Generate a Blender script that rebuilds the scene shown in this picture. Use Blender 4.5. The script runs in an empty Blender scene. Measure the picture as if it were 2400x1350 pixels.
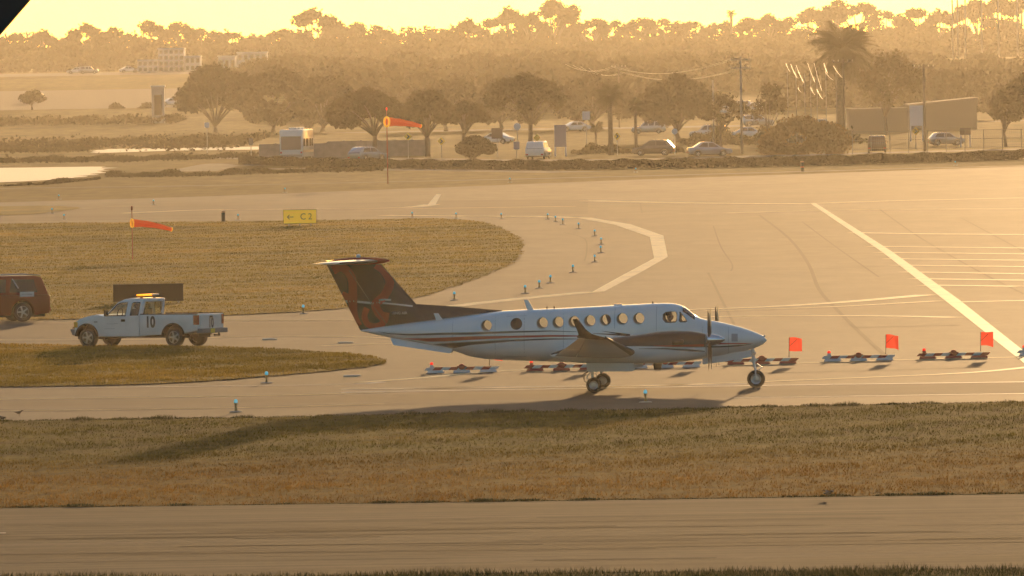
import bpy, bmesh, math, random
import numpy as np
from mathutils import Matrix, Vector
from math import radians as R, sin, cos, pi, tan, sqrt

random.seed(7); rng = np.random.default_rng(7)
S = bpy.context.scene
C = S.collection

# ------------------------------------------------------------------ camera
F = 29840.0; CAM_H = 10.4; ROLL = -0.0165
cam = bpy.data.cameras.new('camera'); co = bpy.data.objects.new('camera', cam); C.objects.link(co)
cam.sensor_width = 36; cam.lens = F / 2400 * 36
cam.clip_start = 1; cam.clip_end = 20000
CM = (Matrix.Translation((0, 0, CAM_H)) @ Matrix.Rotation(pi/2 - math.atan(535/F), 4, 'X')
      @ Matrix.Rotation(ROLL, 4, 'Z'))
co.matrix_world = CM
S.camera = co

# ------------------------------------------------------------------ sky, sun, exposure
SUN_EL, SUN_AZ = R(3.7), R(4.3)          # azimuth clockwise from +Y
w = bpy.data.worlds.new('World'); S.world = w; w.use_nodes = True
nt = w.node_tree; nt.nodes.clear()
sky = nt.nodes.new('ShaderNodeTexSky'); sky.sky_type = 'NISHITA'; sky.sun_disc = False
sky.sun_elevation = SUN_EL; sky.sun_rotation = SUN_AZ
sky.air_density = 1.1; sky.dust_density = 1.0; sky.ozone_density = 2.5; sky.altitude = 0
bg = nt.nodes.new('ShaderNodeBackground'); bg.inputs[1].default_value = 0.14
wo = nt.nodes.new('ShaderNodeOutputWorld')
nt.links.new(sky.outputs[0], bg.inputs[0]); nt.links.new(bg.outputs[0], wo.inputs[0])
sl = bpy.data.lights.new('sun', 'SUN'); sl.energy = 1.75; sl.angle = R(0.5); sl.color = (1.0, 0.61, 0.27)
so = bpy.data.objects.new('sun', sl); C.objects.link(so)
SUN_DIR = Vector((sin(SUN_AZ)*cos(SUN_EL), cos(SUN_AZ)*cos(SUN_EL), sin(SUN_EL)))
so.rotation_euler = SUN_DIR.to_track_quat('Z', 'Y').to_euler(); so.location = (0, 200, 80)
S.view_settings.view_transform = 'Standard'; S.view_settings.look = 'None'
S.view_settings.gamma = 1; S.view_settings.use_curve_mapping = False
S.view_settings.exposure = 0.85
HAZE_D, HAZE_G = 0.000031, 0.75
S.cycles.use_denoising = True
S.cycles.max_bounces = 6; S.cycles.diffuse_bounces = 3; S.cycles.glossy_bounces = 3
S.cycles.transmission_bounces = 6; S.cycles.transparent_max_bounces = 12; S.cycles.volume_bounces = 0

# ------------------------------------------------------------------ helpers
def ray(x, y):
    d = CM.to_3x3() @ Vector(((x-1200)/F, -(y-675)/F, -1)); return d
def G(x, y, z=0.0):                        # photo pixel -> point on the level ground
    d = ray(x, y); t = (z-CAM_H)/d.z; return Vector((d.x*t, d.y*t, z))
def P(x, y, Y):                            # photo pixel -> point at depth Y
    d = ray(x, y); t = Y/d.y; return Vector((d.x*t, Y, CAM_H+d.z*t))
def terrain(Y):
    t = min(max((Y-1900)/1200, 0), 1); t = t*t*(3-2*t); return 9.0*t
def GT(x, Y):                              # ground point at depth Y in photo column x
    q = P(x, 300, Y); z = terrain(Y)
    for _ in range(3):
        yy = 140 + (CAM_H-z)*F/Y + ROLL*(x-1200)
        q = P(x, yy, Y)
    return Vector((q.x, Y, z))

class MB:
    def __init__(s): s.v = []; s.f = []
    def add(s, v, f):
        n = len(s.v); s.v += [tuple(p) for p in v]; s.f += [tuple(i+n for i in q) for q in f]; return s
    def box(s, c, d, rot=None):
        x, y, z = d[0]/2, d[1]/2, d[2]/2
        v = [Vector((i*x, j*y, k*z)) for k in (-1, 1) for j in (-1, 1) for i in (-1, 1)]
        if rot is not None: v = [rot @ p for p in v]
        v = [p + Vector(c) for p in v]
        return s.add(v, [(0,2,3,1), (4,5,7,6), (0,1,5,4), (2,6,7,3), (0,4,6,2), (1,3,7,5)])
    def bbox(s, lo, hi): return s.box([(a+b)/2 for a, b in zip(lo, hi)], [abs(b-a) for a, b in zip(lo, hi)])
    def hexa(s, v8):                       # 4 bottom + 4 top, ccw
        return s.add(v8, [(3,2,1,0), (4,5,6,7), (0,1,5,4), (1,2,6,5), (2,3,7,6), (3,0,4,7)])
    def lathe(s, prof, c=(0,0,0), axis='z', n=16, caps=True):
        v = []; f = []
        for r, h in prof:
            for i in range(n):
                a = 2*pi*i/n; u, t = r*cos(a), r*sin(a)
                p = {'z': (u, t, h), 'x': (h, u, t), 'y': (t, h, u)}[axis]
                v.append(Vector(p)+Vector(c))
        m = len(prof)
        for k in range(m-1):
            for i in range(n):
                j = (i+1) % n; f.append((k*n+i, k*n+j, (k+1)*n+j, (k+1)*n+i))
        if caps: f.append(tuple(range(n-1, -1, -1))); f.append(tuple((m-1)*n+i for i in range(n)))
        return s.add(v, f)
    def tube(s, pts, r, n=6, caps=True):
        pts = [Vector(p) for p in pts]; rs = r if isinstance(r, (list, tuple)) else [r]*len(pts)
        v = []; f = []; up = None
        for i, p in enumerate(pts):
            t = (pts[min(i+1, len(pts)-1)]-pts[max(i-1, 0)]).normalized()
            if up is None:
                up = t.cross(Vector((0, 0, 1)));
                if up.length < 1e-3: up = t.cross(Vector((1, 0, 0)))
            up = (up - t*up.dot(t)).normalized(); b = t.cross(up)
            for k in range(n):
                a = 2*pi*k/n; v.append(p + (up*cos(a)+b*sin(a))*rs[i])
        for i in range(len(pts)-1):
            for k in range(n):
                j = (k+1) % n; f.append((i*n+k, i*n+j, (i+1)*n+j, (i+1)*n+k))
        if caps: f.append(tuple(range(n-1, -1, -1))); f.append(tuple((len(pts)-1)*n+k for k in range(n)))
        return s.add(v, f)
    def loft(s, secs, caps=True, closed=True):
        n = len(secs[0]); v = [p for q in secs for p in q]; f = []
        for i in range(len(secs)-1):
            for k in range(n if closed else n-1):
                j = (k+1) % n; f.append((i*n+k, i*n+j, (i+1)*n+j, (i+1)*n+k))
        if caps: f.append(tuple(range(n-1, -1, -1))); f.append(tuple((len(secs)-1)*n+k for k in range(n)))
        return s.add(v, f)
    def prism(s, poly, off):               # planar 3D polygon extruded by vector off
        n = len(poly); a = [Vector(p) for p in poly]; b = [p+Vector(off) for p in a]
        return s.add(a+b, [tuple(range(n-1, -1, -1)), tuple(range(n, 2*n))] +
                     [(i, (i+1) % n, n+(i+1) % n, n+i) for i in range(n)])
    def build(s, name, mat, parent=None, smooth=False, bevel=0, loc=None, fixn=True, seg=2, angle=40):
        me = bpy.data.meshes.new(name); me.from_pydata(s.v, [], s.f)
        if fixn or bevel:
            bm = bmesh.new(); bm.from_mesh(me)
            bmesh.ops.remove_doubles(bm, verts=bm.verts, dist=1e-5)
            bmesh.ops.recalc_face_normals(bm, faces=bm.faces)
            if bevel:
                ed = [e for e in bm.edges if len(e.link_faces) == 2 and e.calc_face_angle(0) > R(angle)]
                bmesh.ops.bevel(bm, geom=ed, offset=bevel, segments=seg, affect='EDGES', profile=0.5, clamp_overlap=True)
            bm.to_mesh(me); bm.free()
        o = bpy.data.objects.new(name, me); C.objects.link(o)
        if smooth: shade(me, smooth)
        setmat(o, mat)
        if parent: o.parent = parent
        if loc is not None: o.location = loc
        return o
def shade(me, ang=True):
    if ang is True: me.polygons.foreach_set('use_smooth', [True]*len(me.polygons))
    else:
        me.polygons.foreach_set('use_smooth', [True]*len(me.polygons))
        try: me.set_sharp_from_angle(angle=R(ang))
        except Exception: pass
def setmat(o, m):
    for q in (m if isinstance(m, (list, tuple)) else [m]): o.data.materials.append(q)
def tag(o, label=None, cat=None, group=None, kind=None):
    if label: o['label'] = label
    if cat: o['category'] = cat
    if group: o['group'] = group
    if kind: o['kind'] = kind
    return o
def thing(name, label, cat, loc=(0,0,0), rz=0, group=None):
    o = bpy.data.objects.new(name, None); o.empty_display_size = .2; C.objects.link(o)
    o.location = loc; o.rotation_euler = (0, 0, rz); return tag(o, label, cat, group)
KIDS = {}
def kids(o):
    return [c for c in bpy.data.objects if c.parent == o]
def tree_of(o): return (o, [tree_of(c) for c in kids(o)])
def dup(tr, parent=None):
    o, ch = tr; c = o.copy(); C.objects.link(c)
    if parent: c.parent = parent
    for q in ch: dup(q, c)
    return c
def textmesh(name, body, size, mat, parent, M, extrude=0.002, sx=1.0, font_space=1.0, bold=0.0):
    cu = bpy.data.curves.new(name, 'FONT'); cu.body = body; cu.size = size; cu.extrude = extrude; cu.offset = bold
    cu.align_x = 'CENTER'; cu.align_y = 'CENTER'; cu.space_character = font_space
    o = bpy.data.objects.new(name+'_curve', cu); C.objects.link(o)
    dg = bpy.context.evaluated_depsgraph_get(); me = bpy.data.meshes.new_from_object(o.evaluated_get(dg))
    bpy.data.objects.remove(o); me.transform(Matrix.Diagonal((sx, 1, 1, 1)))
    me.transform(M); n = bpy.data.objects.new(name, me); C.objects.link(n); me.materials.clear(); me.materials.append(mat)
    if parent: n.parent = parent
    return n

# ------------------------------------------------------------------ materials
def mat(name, col, rough=0.6, metal=0.0, spec=0.5, coat=0.0, noise=0.0, scale=5.0, bump=0.0, trans=0.0, emit=None, estr=1.0, stretch=None):
    m = bpy.data.materials.new(name); m.use_nodes = True; n = m.node_tree.nodes; L = m.node_tree.links
    b = n['Principled BSDF']; b.inputs['Base Color'].default_value = (*col, 1); b.inputs['Roughness'].default_value = rough
    b.inputs['Metallic'].default_value = metal; b.inputs['Specular IOR Level'].default_value = spec
    b.inputs['Coat Weight'].default_value = coat; b.inputs['Coat Roughness'].default_value = 0.08
    if emit: b.inputs['Emission Color'].default_value = (*emit, 1); b.inputs['Emission Strength'].default_value = estr
    if noise or bump:
        tc = n.new('ShaderNodeTexCoord'); t = n.new('ShaderNodeTexNoise'); t.inputs['Scale'].default_value = scale
        t.inputs['Detail'].default_value = 6
        src = tc.outputs['Object']
        if stretch:
            mp = n.new('ShaderNodeMapping'); mp.inputs['Scale'].default_value = stretch; L.new(src, mp.inputs[0]); src = mp.outputs[0]
        L.new(src, t.inputs['Vector'])
        if noise:
            r = n.new('ShaderNodeMapRange'); r.inputs[1].default_value = .3; r.inputs[2].default_value = .7
            r.inputs[3].default_value = 1-noise; r.inputs[4].default_value = 1+noise; L.new(t.outputs[0], r.inputs[0])
            x = n.new('ShaderNodeMix'); x.data_type = 'RGBA'; x.blend_type = 'MULTIPLY'; x.inputs[0].default_value = 1
            x.inputs[6].default_value = (*col, 1); L.new(r.outputs[0], x.inputs[7]); L.new(x.outputs[2], b.inputs['Base Color'])
        if bump:
            bp = n.new('ShaderNodeBump'); bp.inputs['Strength'].default_value = bump; bp.inputs['Distance'].default_value = .05
            L.new(t.outputs[0], bp.inputs['Height']); L.new(bp.outputs[0], b.inputs['Normal'])
    if trans:                               # thin backlit cloth or leaf
        tr = n.new('ShaderNodeBsdfTranslucent'); tr.inputs[0].default_value = (*col, 1)
        mx = n.new('ShaderNodeMixShader'); mx.inputs[0].default_value = trans
        L.new(b.outputs[0], mx.inputs[1]); L.new(tr.outputs[0], mx.inputs[2]); L.new(mx.outputs[0], n['Material Output'].inputs[0])
        if noise: L.new(x.outputs[2], tr.inputs[0])
    return m
def glass(name, tint=(.9, .92, .9), refl=0.5, rough=.02):
    m = bpy.data.materials.new(name); m.use_nodes = True; n = m.node_tree.nodes; L = m.node_tree.links
    n.remove(n['Principled BSDF'])
    t = n.new('ShaderNodeBsdfTransparent'); t.inputs[0].default_value = (*tint, 1)
    g = n.new('ShaderNodeBsdfGlossy'); g.inputs['Roughness'].default_value = rough
    fr = n.new('ShaderNodeFresnel'); fr.inputs[0].default_value = 1.45
    mx = n.new('ShaderNodeMixShader'); L.new(fr.outputs[0], mx.inputs[0]); L.new(t.outputs[0], mx.inputs[1]); L.new(g.outputs[0], mx.inputs[2])
    L.new(mx.outputs[0], n['Material Output'].inputs[0]); return m
# ------------------------------------------------------------------ ground materials
def nodes(m):
    m.use_nodes = True; return m.node_tree.nodes, m.node_tree.links
def ground_mat(name, cols, pos, s1, stretch=(1,1,1), fine=None, fine_amt=.25, rough=.9, spec=.2, bump=.0, bscale=8, dry=None, trans=0):
    """cols along a ramp driven by a stretched large noise; a finer noise multiplies it"""
    m = bpy.data.materials.new(name); n, L = nodes(m); b = n['Principled BSDF']
    b.inputs['Roughness'].default_value = rough; b.inputs['Specular IOR Level'].default_value = spec
    tc = n.new('ShaderNodeTexCoord'); mp = n.new('ShaderNodeMapping'); mp.inputs['Scale'].default_value = stretch
    L.new(tc.outputs['Object'], mp.inputs[0])
    t = n.new('ShaderNodeTexNoise'); t.inputs['Scale'].default_value = s1; t.inputs['Detail'].default_value = 7; t.inputs['Roughness'].default_value = .62
    L.new(mp.outputs[0], t.inputs[0])
    cr = n.new('ShaderNodeValToRGB'); e = cr.color_ramp.elements
    while len(e) < len(cols): e.new(.5)
    for i, (c, p) in enumerate(zip(cols, pos)): e[i].position = p; e[i].color = (*c, 1)
    L.new(t.outputs[0], cr.inputs[0]); out = cr.outputs[0]
    if dry:                                 # mown-dry strip: (y0, y1, colour a, colour b)
        sp = n.new('ShaderNodeSeparateXYZ'); L.new(tc.outputs['Object'], sp.inputs[0])
        ad = n.new('ShaderNodeMath'); ad.operation = 'MULTIPLY_ADD'; ad.inputs[1].default_value = 34; L.new(t.outputs[0], ad.inputs[0]); L.new(sp.outputs[1], ad.inputs[2])
        dr = n.new('ShaderNodeMapRange'); dr.inputs[1].default_value = dry[0]+17; dr.inputs[2].default_value = dry[1]+17; dr.inputs[3].default_value = 1; dr.inputs[4].default_value = 0; L.new(ad.outputs[0], dr.inputs[0])
        c2 = n.new('ShaderNodeValToRGB'); c2.color_ramp.elements[0].position = .35; c2.color_ramp.elements[1].position = .65; c2.color_ramp.elements[0].color = (*dry[2], 1); c2.color_ramp.elements[1].color = (*dry[3], 1); L.new(t.outputs[0], c2.inputs[0])
        xx = n.new('ShaderNodeMix'); xx.data_type = 'RGBA'; L.new(dr.outputs[0], xx.inputs[0]); L.new(out, xx.inputs[6]); L.new(c2.outputs[0], xx.inputs[7]); out = xx.outputs[2]
    if fine:
        mp2 = n.new('ShaderNodeMapping'); mp2.inputs['Scale'].default_value = fine; L.new(tc.outputs['Object'], mp2.inputs[0])
        t2 = n.new('ShaderNodeTexNoise'); t2.inputs['Scale'].default_value = 1; t2.inputs['Detail'].default_value = 5; t2.inputs['Roughness'].default_value = .7
        L.new(mp2.outputs[0], t2.inputs[0])
        r = n.new('ShaderNodeMapRange'); r.inputs[1].default_value = .3; r.inputs[2].default_value = .7
        r.inputs[3].default_value = 1-fine_amt; r.inputs[4].default_value = 1+fine_amt; L.new(t2.outputs[0], r.inputs[0])
        x = n.new('ShaderNodeMix'); x.data_type = 'RGBA'; x.blend_type = 'MULTIPLY'; x.inputs[0].default_value = 1
        L.new(out, x.inputs[6]); L.new(r.outputs[0], x.inputs[7]); out = x.outputs[2]
    L.new(out, b.inputs['Base Color'])
    if trans:
        tr = n.new('ShaderNodeBsdfTranslucent'); L.new(out, tr.inputs[0]); ms = n.new('ShaderNodeMixShader'); ms.inputs[0].default_value = trans
        L.new(b.outputs[0], ms.inputs[1]); L.new(tr.outputs[0], ms.inputs[2]); L.new(ms.outputs[0], n['Material Output'].inputs[0])
    if bump:
        t3 = n.new('ShaderNodeTexNoise'); t3.inputs['Scale'].default_value = bscale; t3.inputs['Detail'].default_value = 4
        L.new(tc.outputs['Object'], t3.inputs[0]); bp = n.new('ShaderNodeBump'); bp.inputs['Strength'].default_value = bump; bp.inputs['Distance'].default_value = .03
        L.new(t3.outputs[0], bp.inputs['Height']); L.new(bp.outputs[0], b.inputs['Normal'])
    return m
GC = [(.024,.028,.003), (.062,.054,.006), (.105,.070,.009)]; GP = [.36,.52,.66]; DRY = (318, 342, (.105,.050,.006), (.165,.082,.012))
IC = [(.070,.055,.006), (.125,.088,.010), (.185,.115,.018)]
M_GRASS = ground_mat('turf', GC, GP, .10, (.6,.30,1), (1.6,.35,1), .5, .98, .005, dry=DRY)
M_ISLE = ground_mat('island_turf', IC, GP, .07, (1,.55,1), (.5,.5,1), .5, .97, .018)
M_BLADE = ground_mat('grass_blades', [tuple(q*1.5 for q in c) for c in GC], GP, .10, (.6,.30,1), (1.6,.35,1), .45, .8, .1, dry=(DRY[0], DRY[1], (.17,.080,.012), (.26,.13,.022)), trans=.7)
M_BLADE2 = ground_mat('island_blades', [tuple(q*1.6 for q in c) for c in IC], GP, .07, (1,.55,1), (.5,.5,1), .5, .8, .1, trans=.7)
M_WEED = ground_mat('edge_weeds', [(.02,.026,.008), (.04,.045,.012), (.07,.06,.016)], GP, .5, (1,1,1), None, .3, .8, .1, trans=.4)
M_FIELD = ground_mat('far_field', [(.055,.045,.012), (.09,.07,.02), (.12,.09,.035)], [.35,.5,.68], .03, (1,.2,1), (.5,.06,1), .4, .98, .006)
M_CONC = ground_mat('concrete', [(.068,.058,.045), (.102,.087,.067), (.132,.113,.087)], [.3,.5,.7], .045, (1,.30,1), (.5,.10,1), .18, .8, .055)
M_ASPH = ground_mat('old_asphalt', [(.035,.031,.027), (.065,.055,.043), (.095,.078,.058)], [.34,.5,.64], .16, (.10,1,1), (.05,1.1,1), .45, .95, .02)
M_WORN = ground_mat('worn_asphalt', [(.06,.053,.046), (.082,.073,.063), (.10,.09,.078)], [.3,.5,.7], .06, (.3,1,1), (.3,.5,1), .10, .85, .05)
M_PAINTY = ground_mat('yellow_marking', [(.34,.27,.11), (.48,.38,.16), (.54,.44,.20)], [.3,.5,.7], .5, (1,.3,1), (2,.5,1), .25, .6, .4)
M_PAINTW = ground_mat('white_marking', [(.5,.49,.45), (.62,.6,.55), (.68,.66,.6)], [.3,.5,.7], .6, (1,.3,1), (3,.6,1), .18, .5, .5)
M_CRACK = mat('sealed_crack', (.05,.045,.038), .85, spec=.1)
M_WATER = mat('pond_water', (.05,.055,.055), .34, spec=.6, bump=.5, scale=.6, stretch=(1,.3,1))

# ------------------------------------------------------------------ ground sheets
def wob(pts, amp, step, seed=0, closed=True):
    r = random.Random(seed); out = []
    n = len(pts)
    for i in range(n if closed else n-1):
        a, b = pts[i], pts[(i+1) % n]; L = (b-a).length; k = max(1, min(400, int(L/step)))
        d = (b-a).normalized(); nn = Vector((-d.y, d.x, 0))
        for j in range(k):
            t = j/k; p = a.lerp(b, t); out.append(p + nn*r.uniform(-amp, amp)*(1 if j else .5))
    if not closed: out.append(pts[-1])
    return out
def sheet(name, pts, z, m, kind='structure', par=None):
    me = bpy.data.meshes.new(name); bm = bmesh.new()
    vs = [bm.verts.new((p.x, p.y, z)) for p in pts]
    es = [bm.edges.new((vs[i], vs[(i+1) % len(vs)])) for i in range(len(vs))]
    bmesh.ops.triangle_fill(bm, edges=es, use_beauty=True)
    bmesh.ops.recalc_face_normals(bm, faces=bm.faces)
    for f in bm.faces:
        if f.normal.z < 0: f.normal_flip()
    bm.to_mesh(me); bm.free()
    o = bpy.data.objects.new(name, me); C.objects.link(o); me.materials.append(m)
    if kind: o['kind'] = kind
    if par: o.parent = par
    return o
def smooth_px(pts, n=6, closed=False):
    """Catmull-Rom through photo points"""
    out = []; N = len(pts)
    for i in range(N if closed else N-1):
        p0 = pts[(i-1) % N] if closed or i else pts[0]; p1 = pts[i]; p2 = pts[(i+1) % N]
        p3 = pts[(i+2) % N] if closed or i+2 < N else pts[-1]
        for j in range(n):
            t = j/n
            out.append(tuple(.5*((2*b)+(-a+c)*t+(2*a-5*b+4*c-d)*t*t+(-a+3*b-3*c+d)*t**3) for a, b, c, d in zip(p0, p1, p2, p3)))
    if not closed: out.append(pts[-1])
    return out
def GG(pts): return [G(*p) for p in pts]

# one ground sheet to the horizon with the low rise under the far trees
v = []; f = []; ys = [-60, 150, 250, 330, 420, 520, 700, 900, 1300, 1900] + [1900+60*i for i in range(1, 21)] + [3400, 4200, 6000, 9000, 14000]
for yy in ys:
    for xx in (-6000, -1500, -400, -100, 0, 100, 400, 1500, 6000): v.append((xx, yy, terrain(yy)))
for i in range(len(ys)-1):
    for j in range(8): f.append((i*9+j, i*9+j+1, (i+1)*9+j+1, (i+1)*9+j))
gm = MB(); gm.add(v, f); ground = gm.build('ground', M_FIELD, fixn=False); ground['kind'] = 'structure'

# pavements (each sheet a few mm above the one below, grass islands stand proud)
edge_near = [(-400, 1197), (1200, 1177), (2800, 1153)]
far_bot = [(-400, 1362), (600, 1353), (1200, 1344), (2800, 1331)]
sheet('runway', wob(GG([edge_near[0], edge_near[1], edge_near[2]]), .06, .5, 1, False) + list(reversed(wob(GG(far_bot), .08, .5, 2, False))), .012, M_ASPH)
apron_far = [(-700, 487), (0, 475), (500, 460), (1000, 441), (1500, 421), (2000, 404), (2400, 390), (3300, 362)]
apron_near = [(-500, 994), (0, 991), (600, 982), (1200, 969), (1800, 957), (2400, 945), (3300, 928)]
sheet('apron', wob(GG(apron_far), .5, 6, 3, False) + list(reversed(wob(GG(apron_near), .12, .4, 4, False))), .012, M_CONC)
# darker asphalt lanes laid in the concrete
sheet('taxiway', GG([(-300, 938), (600, 933), (1300, 912), (2000, 902), (2900, 884), (2900, 915), (2000, 927), (1200, 944), (600, 958), (-300, 972)]), .016, M_WORN)
sheet('cross_taxiway', GG([(-500, 508), (0, 505), (250, 486), (700, 480), (1030, 470), (1378, 468), (1378, 502), (960, 508), (400, 515), (0, 520), (-500, 527)]), .016, M_WORN)
sheet('service_lane', GG([(-300, 761), (0, 761), (520, 753), (830, 752), (1300, 765), (1300, 782), (830, 792), (400, 789), (0, 793), (-300, 794)]), .016, M_WORN)

# grass islands
isl1 = smooth_px([(-1400, 548), (-700, 537), (0, 526), (500, 521), (800, 517), (1000, 514), (1080, 517), (1140, 524), (1190, 543), (1222, 566), (1222, 590), (1205, 616), (1160, 637), (1080, 668), (975, 699), (830, 722), (600, 738), (300, 747), (0, 753), (-700, 764), (-1400, 776)], 6)
isl2 = smooth_px([(-1400, 834), (-700, 822), (0, 811), (300, 813), (520, 815), (700, 824), (830, 833), (893, 843), (903, 851), (880, 859), (700, 878), (400, 900), (0, 910), (-700, 921), (-1400, 932)], 6)
isl3 = smooth_px([(-1400, 508), (-700, 497), (0, 485), (120, 484), (190, 489), (110, 499), (0, 506), (-700, 520), (-1400, 532)], 4)
ISL1, ISL2, ISL3 = [wob(GG(q), .22, .7, i) for i, q in enumerate((isl1, isl2, isl3))]
sheet('grass_island', ISL1, .05, M_ISLE); sheet('grass_island', ISL2, .05, M_ISLE); sheet('grass_island', ISL3, .05, M_ISLE)
STRIP = wob(GG([(-420, 993), (0, 989), (600, 981), (1200, 968), (1800, 956), (2400, 944), (2850, 934)]), .10, .35, 21, False) + \
        list(reversed(wob(GG([(-420, 1197), (0, 1192), (1200, 1176), (2400, 1158), (2850, 1152)]), .07, .3, 22, False)))
sheet('grass_verge', STRIP, .02, M_GRASS)

# painted lines: width in metres along a photo-traced path lying on the pavement
def line(name, px, w, m, z=.021, n=4):
    p = [G(*q) for q in smooth_px(px, n)] if len(px) > 2 else [G(*q) for q in px]
    L = []; Rr = []
    for i, q in enumerate(p):
        d = (p[min(i+1, len(p)-1)]-p[max(i-1, 0)]).normalized(); nn = Vector((-d.y, d.x, 0))*w/2
        L.append(q+nn); Rr.append(q-nn)
    return sheet(name, L+list(reversed(Rr)), z, m)
def band(name, a, b, m, z=.0205): return sheet(name, GG(a)+list(reversed(GG(b))), z, m)
Y, W = M_PAINTY, M_PAINTW
band('painted_line', [(1385, 511), (1480, 527), (1555, 553), (1565, 603), (1500, 640), (1416, 684)], [(1415, 510), (1500, 525)] and [(1352, 511), (1440, 527), (1523, 556), (1533, 606), (1460, 645), (1388, 685)], Y)
band('painted_line', [(1912, 477), (2090, 590), (2250, 705), (2430, 848), (2560, 950)], [(1899, 477), (2066, 590), (2215, 705), (2395, 848), (2520, 950)], Y)
band('painted_line', [(1022, 456), (1003, 480)], [(1034, 456), (1021, 480)], Y)
for px, wd in [
    ([(1012, 480), (960, 486), (800, 490), (500, 492), (300, 500)], 1.2),
    ([(900, 505), (1100, 507), (1250, 508), (1360, 511)], 1.2),
    ([(950, 490), (1350, 484)], .8),
    ([(1380, 471), (1600, 476), (1899, 478)], 1.6),
    ([(1912, 477), (2100, 471), (2400, 464)], 1.6), ([(1700, 500), (2000, 492), (2400, 490)], 1.0),
    ([(2003, 546), (2200, 549), (2500, 551)], 1.1), ([(2040, 578), (2500, 583)], .85), ([(2060, 592), (2500, 597)], .85),
    ([(2080, 607), (2500, 612)], .85), ([(2098, 622), (2500, 627)], .85), ([(2120, 638), (2500, 644)], .85),
    ([(2145, 654), (2500, 659)], 1.0), ([(2165, 669), (2390, 672)], 1.0),
    ([(2235, 709), (2500, 703)], 1.2),
    ([(1060, 719), (1200, 703), (1388, 685)], 1.0),
    ([(1300, 733), (1700, 724), (1950, 711), (2170, 692)], 1.0), ([(1650, 730), (1950, 720), (2200, 706)], .6),
    ([(1650, 743), (1900, 741), (2100, 742), (2240, 745)], .9),
    ([(-200, 798), (300, 797), (630, 789), (850, 791), (960, 797)], .4), ([(750, 812), (920, 806), (1100, 800)], .6),
    ([(-200, 753), (520, 752), (840, 751)], .5),
    ([(840, 898), (1000, 886), (1100, 876), (1300, 866), (1700, 858), (2100, 845), (2390, 838)], .5),
    ([(800, 912), (1400, 908), (1700, 899), (2000, 887), (2250, 876), (2390, 864), (2500, 850)], .5),
    ([(-300, 940), (0, 937), (600, 929), (900, 921)], .5), ([(-300, 968), (500, 958), (900, 948)], .3)]:
    line('painted_line', px, wd, Y)
for px, wd in [([(800, 921), (1400, 911), (1900, 903), (2500, 895)], .5), ([(800, 914), (1400, 906), (1750, 901)], .4), ([(1720, 934), (2500, 922)], .35), ([(-300, 914), (700, 904), (900, 897)], .25)]:
    line('painted_line', px, wd, W)
# tar-sealed joints and tyre-dark streaks in the apron
for px, wd in [([(1672, 530), (1690, 580), (1716, 620), (1713, 636)], .1), ([(1650, 636), (1880, 632), (2070, 625)], .35), ([(1780, 505), (1850, 560), (1895, 620), (1920, 680), (1960, 725), (2010, 775), (2070, 830)], .22),
               ([(1660, 640), (1690, 700), (1710, 740), (1740, 800)], .14), ([(1880, 520), (1960, 580), (2060, 650)], .12), ([(2060, 490), (2160, 560), (2300, 640), (2400, 690)], .15), ([(2250, 510), (2400, 590)], .12),
               ([(1100, 664), (1260, 660), (1400, 652)], .2), ([(1320, 545), (1370, 560), (1375, 590), (1370, 612)], .1), ([(800, 868), (1000, 862), (1250, 856)], .15), ([(1750, 876), (2000, 871), (2300, 862)], .3), ([(2000, 769), (2250, 763)], .4),
               ([(1210, 470), (1375, 486)], .15), ([(1500, 476), (1505, 500)], .12)]:
    line('tar_joint', px, wd*.8, M_CRACK, .0195)
for px, wd in [([(680, 1295), (1150, 1290)], .06), ([(1200, 1281), (1830, 1272)], .05), ([(1840, 1251), (2050, 1248)], .06), ([(2300, 1266), (2500, 1264)], .05), ([(0, 1262), (420, 1256)], .05), ([(1700, 1222), (2500, 1213)], .08), ([(1300, 1310), (1500, 1308)], .05), ([(300, 1233), (800, 1229)], .04), ([(0, 1300), (500, 1294)], .06), ([(1000, 1224), (1500, 1217)], .07), ([(1950, 1300), (2500, 1294)], .05), ([(600, 1318), (1050, 1313)], .05), ([(1500, 1248), (1800, 1244)], .07), ([(0, 1222), (300, 1218)], .05)]:
    line('tar_joint', px, wd, M_CRACK, .0195)
M_RUBB = mat('rubber_streak', (.048, .042, .035), .95, spec=.02, noise=.25, scale=.6, stretch=(.1, 1, 1))
_r = random.Random(5)
for k in range(34):
    x0 = _r.uniform(-300, 2200); L_ = _r.uniform(250, 1300); yb = _r.choice([1218, 1232, 1246, 1256, 1262, 1282, 1300, 1316]) + _r.uniform(-7, 7) - .0125*(x0-600)
    line('rubber_streak', [(x0, yb), (x0+L_, yb-.0125*L_)], _r.uniform(.10, .55), M_RUBB, .0150+.00012*k)
line('painted_line', [(-60, 1252), (14, 1251)], .2, W)
# ponds
def pond(px, s): return sheet('pond', wob([G(*q) for q in smooth_px(px, 5)], 1.2, 4, s), .03, M_WATER)
pond([(-500, 398), (0, 394), (150, 392), (248, 392), (240, 402), (200, 413), (150, 419), (0, 428), (-500, 436)], 31)
pond([(205, 356), (260, 350), (400, 348), (600, 344), (680, 343), (680, 347), (600, 351), (430, 353), (300, 357), (230, 359)], 32)
# service roads and dry bands in the grass beyond the apron
line('service_road', [(-400, 447), (0, 442), (500, 435), (900, 427), (1500, 413), (2000, 399), (2500, 386)], 4, M_CONC, .02)
line('service_road', [(380, 398), (700, 396), (1100, 400), (1350, 404)], 6, M_WORN, .02)
line('perimeter_road', [(450, 402), (520, 386), (570, 383), (700, 388), (1200, 388), (1800, 384), (2500, 370)], 5, M_CONC, .016)
line('public_road', [(500, 366), (1000, 376), (1500, 374), (2000, 360), (2600, 345)], 14, M_WORN, .02)
line('parking_lot', [(1250, 300), (1700, 292), (2500, 262)], 120, M_WORN, .016)
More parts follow.
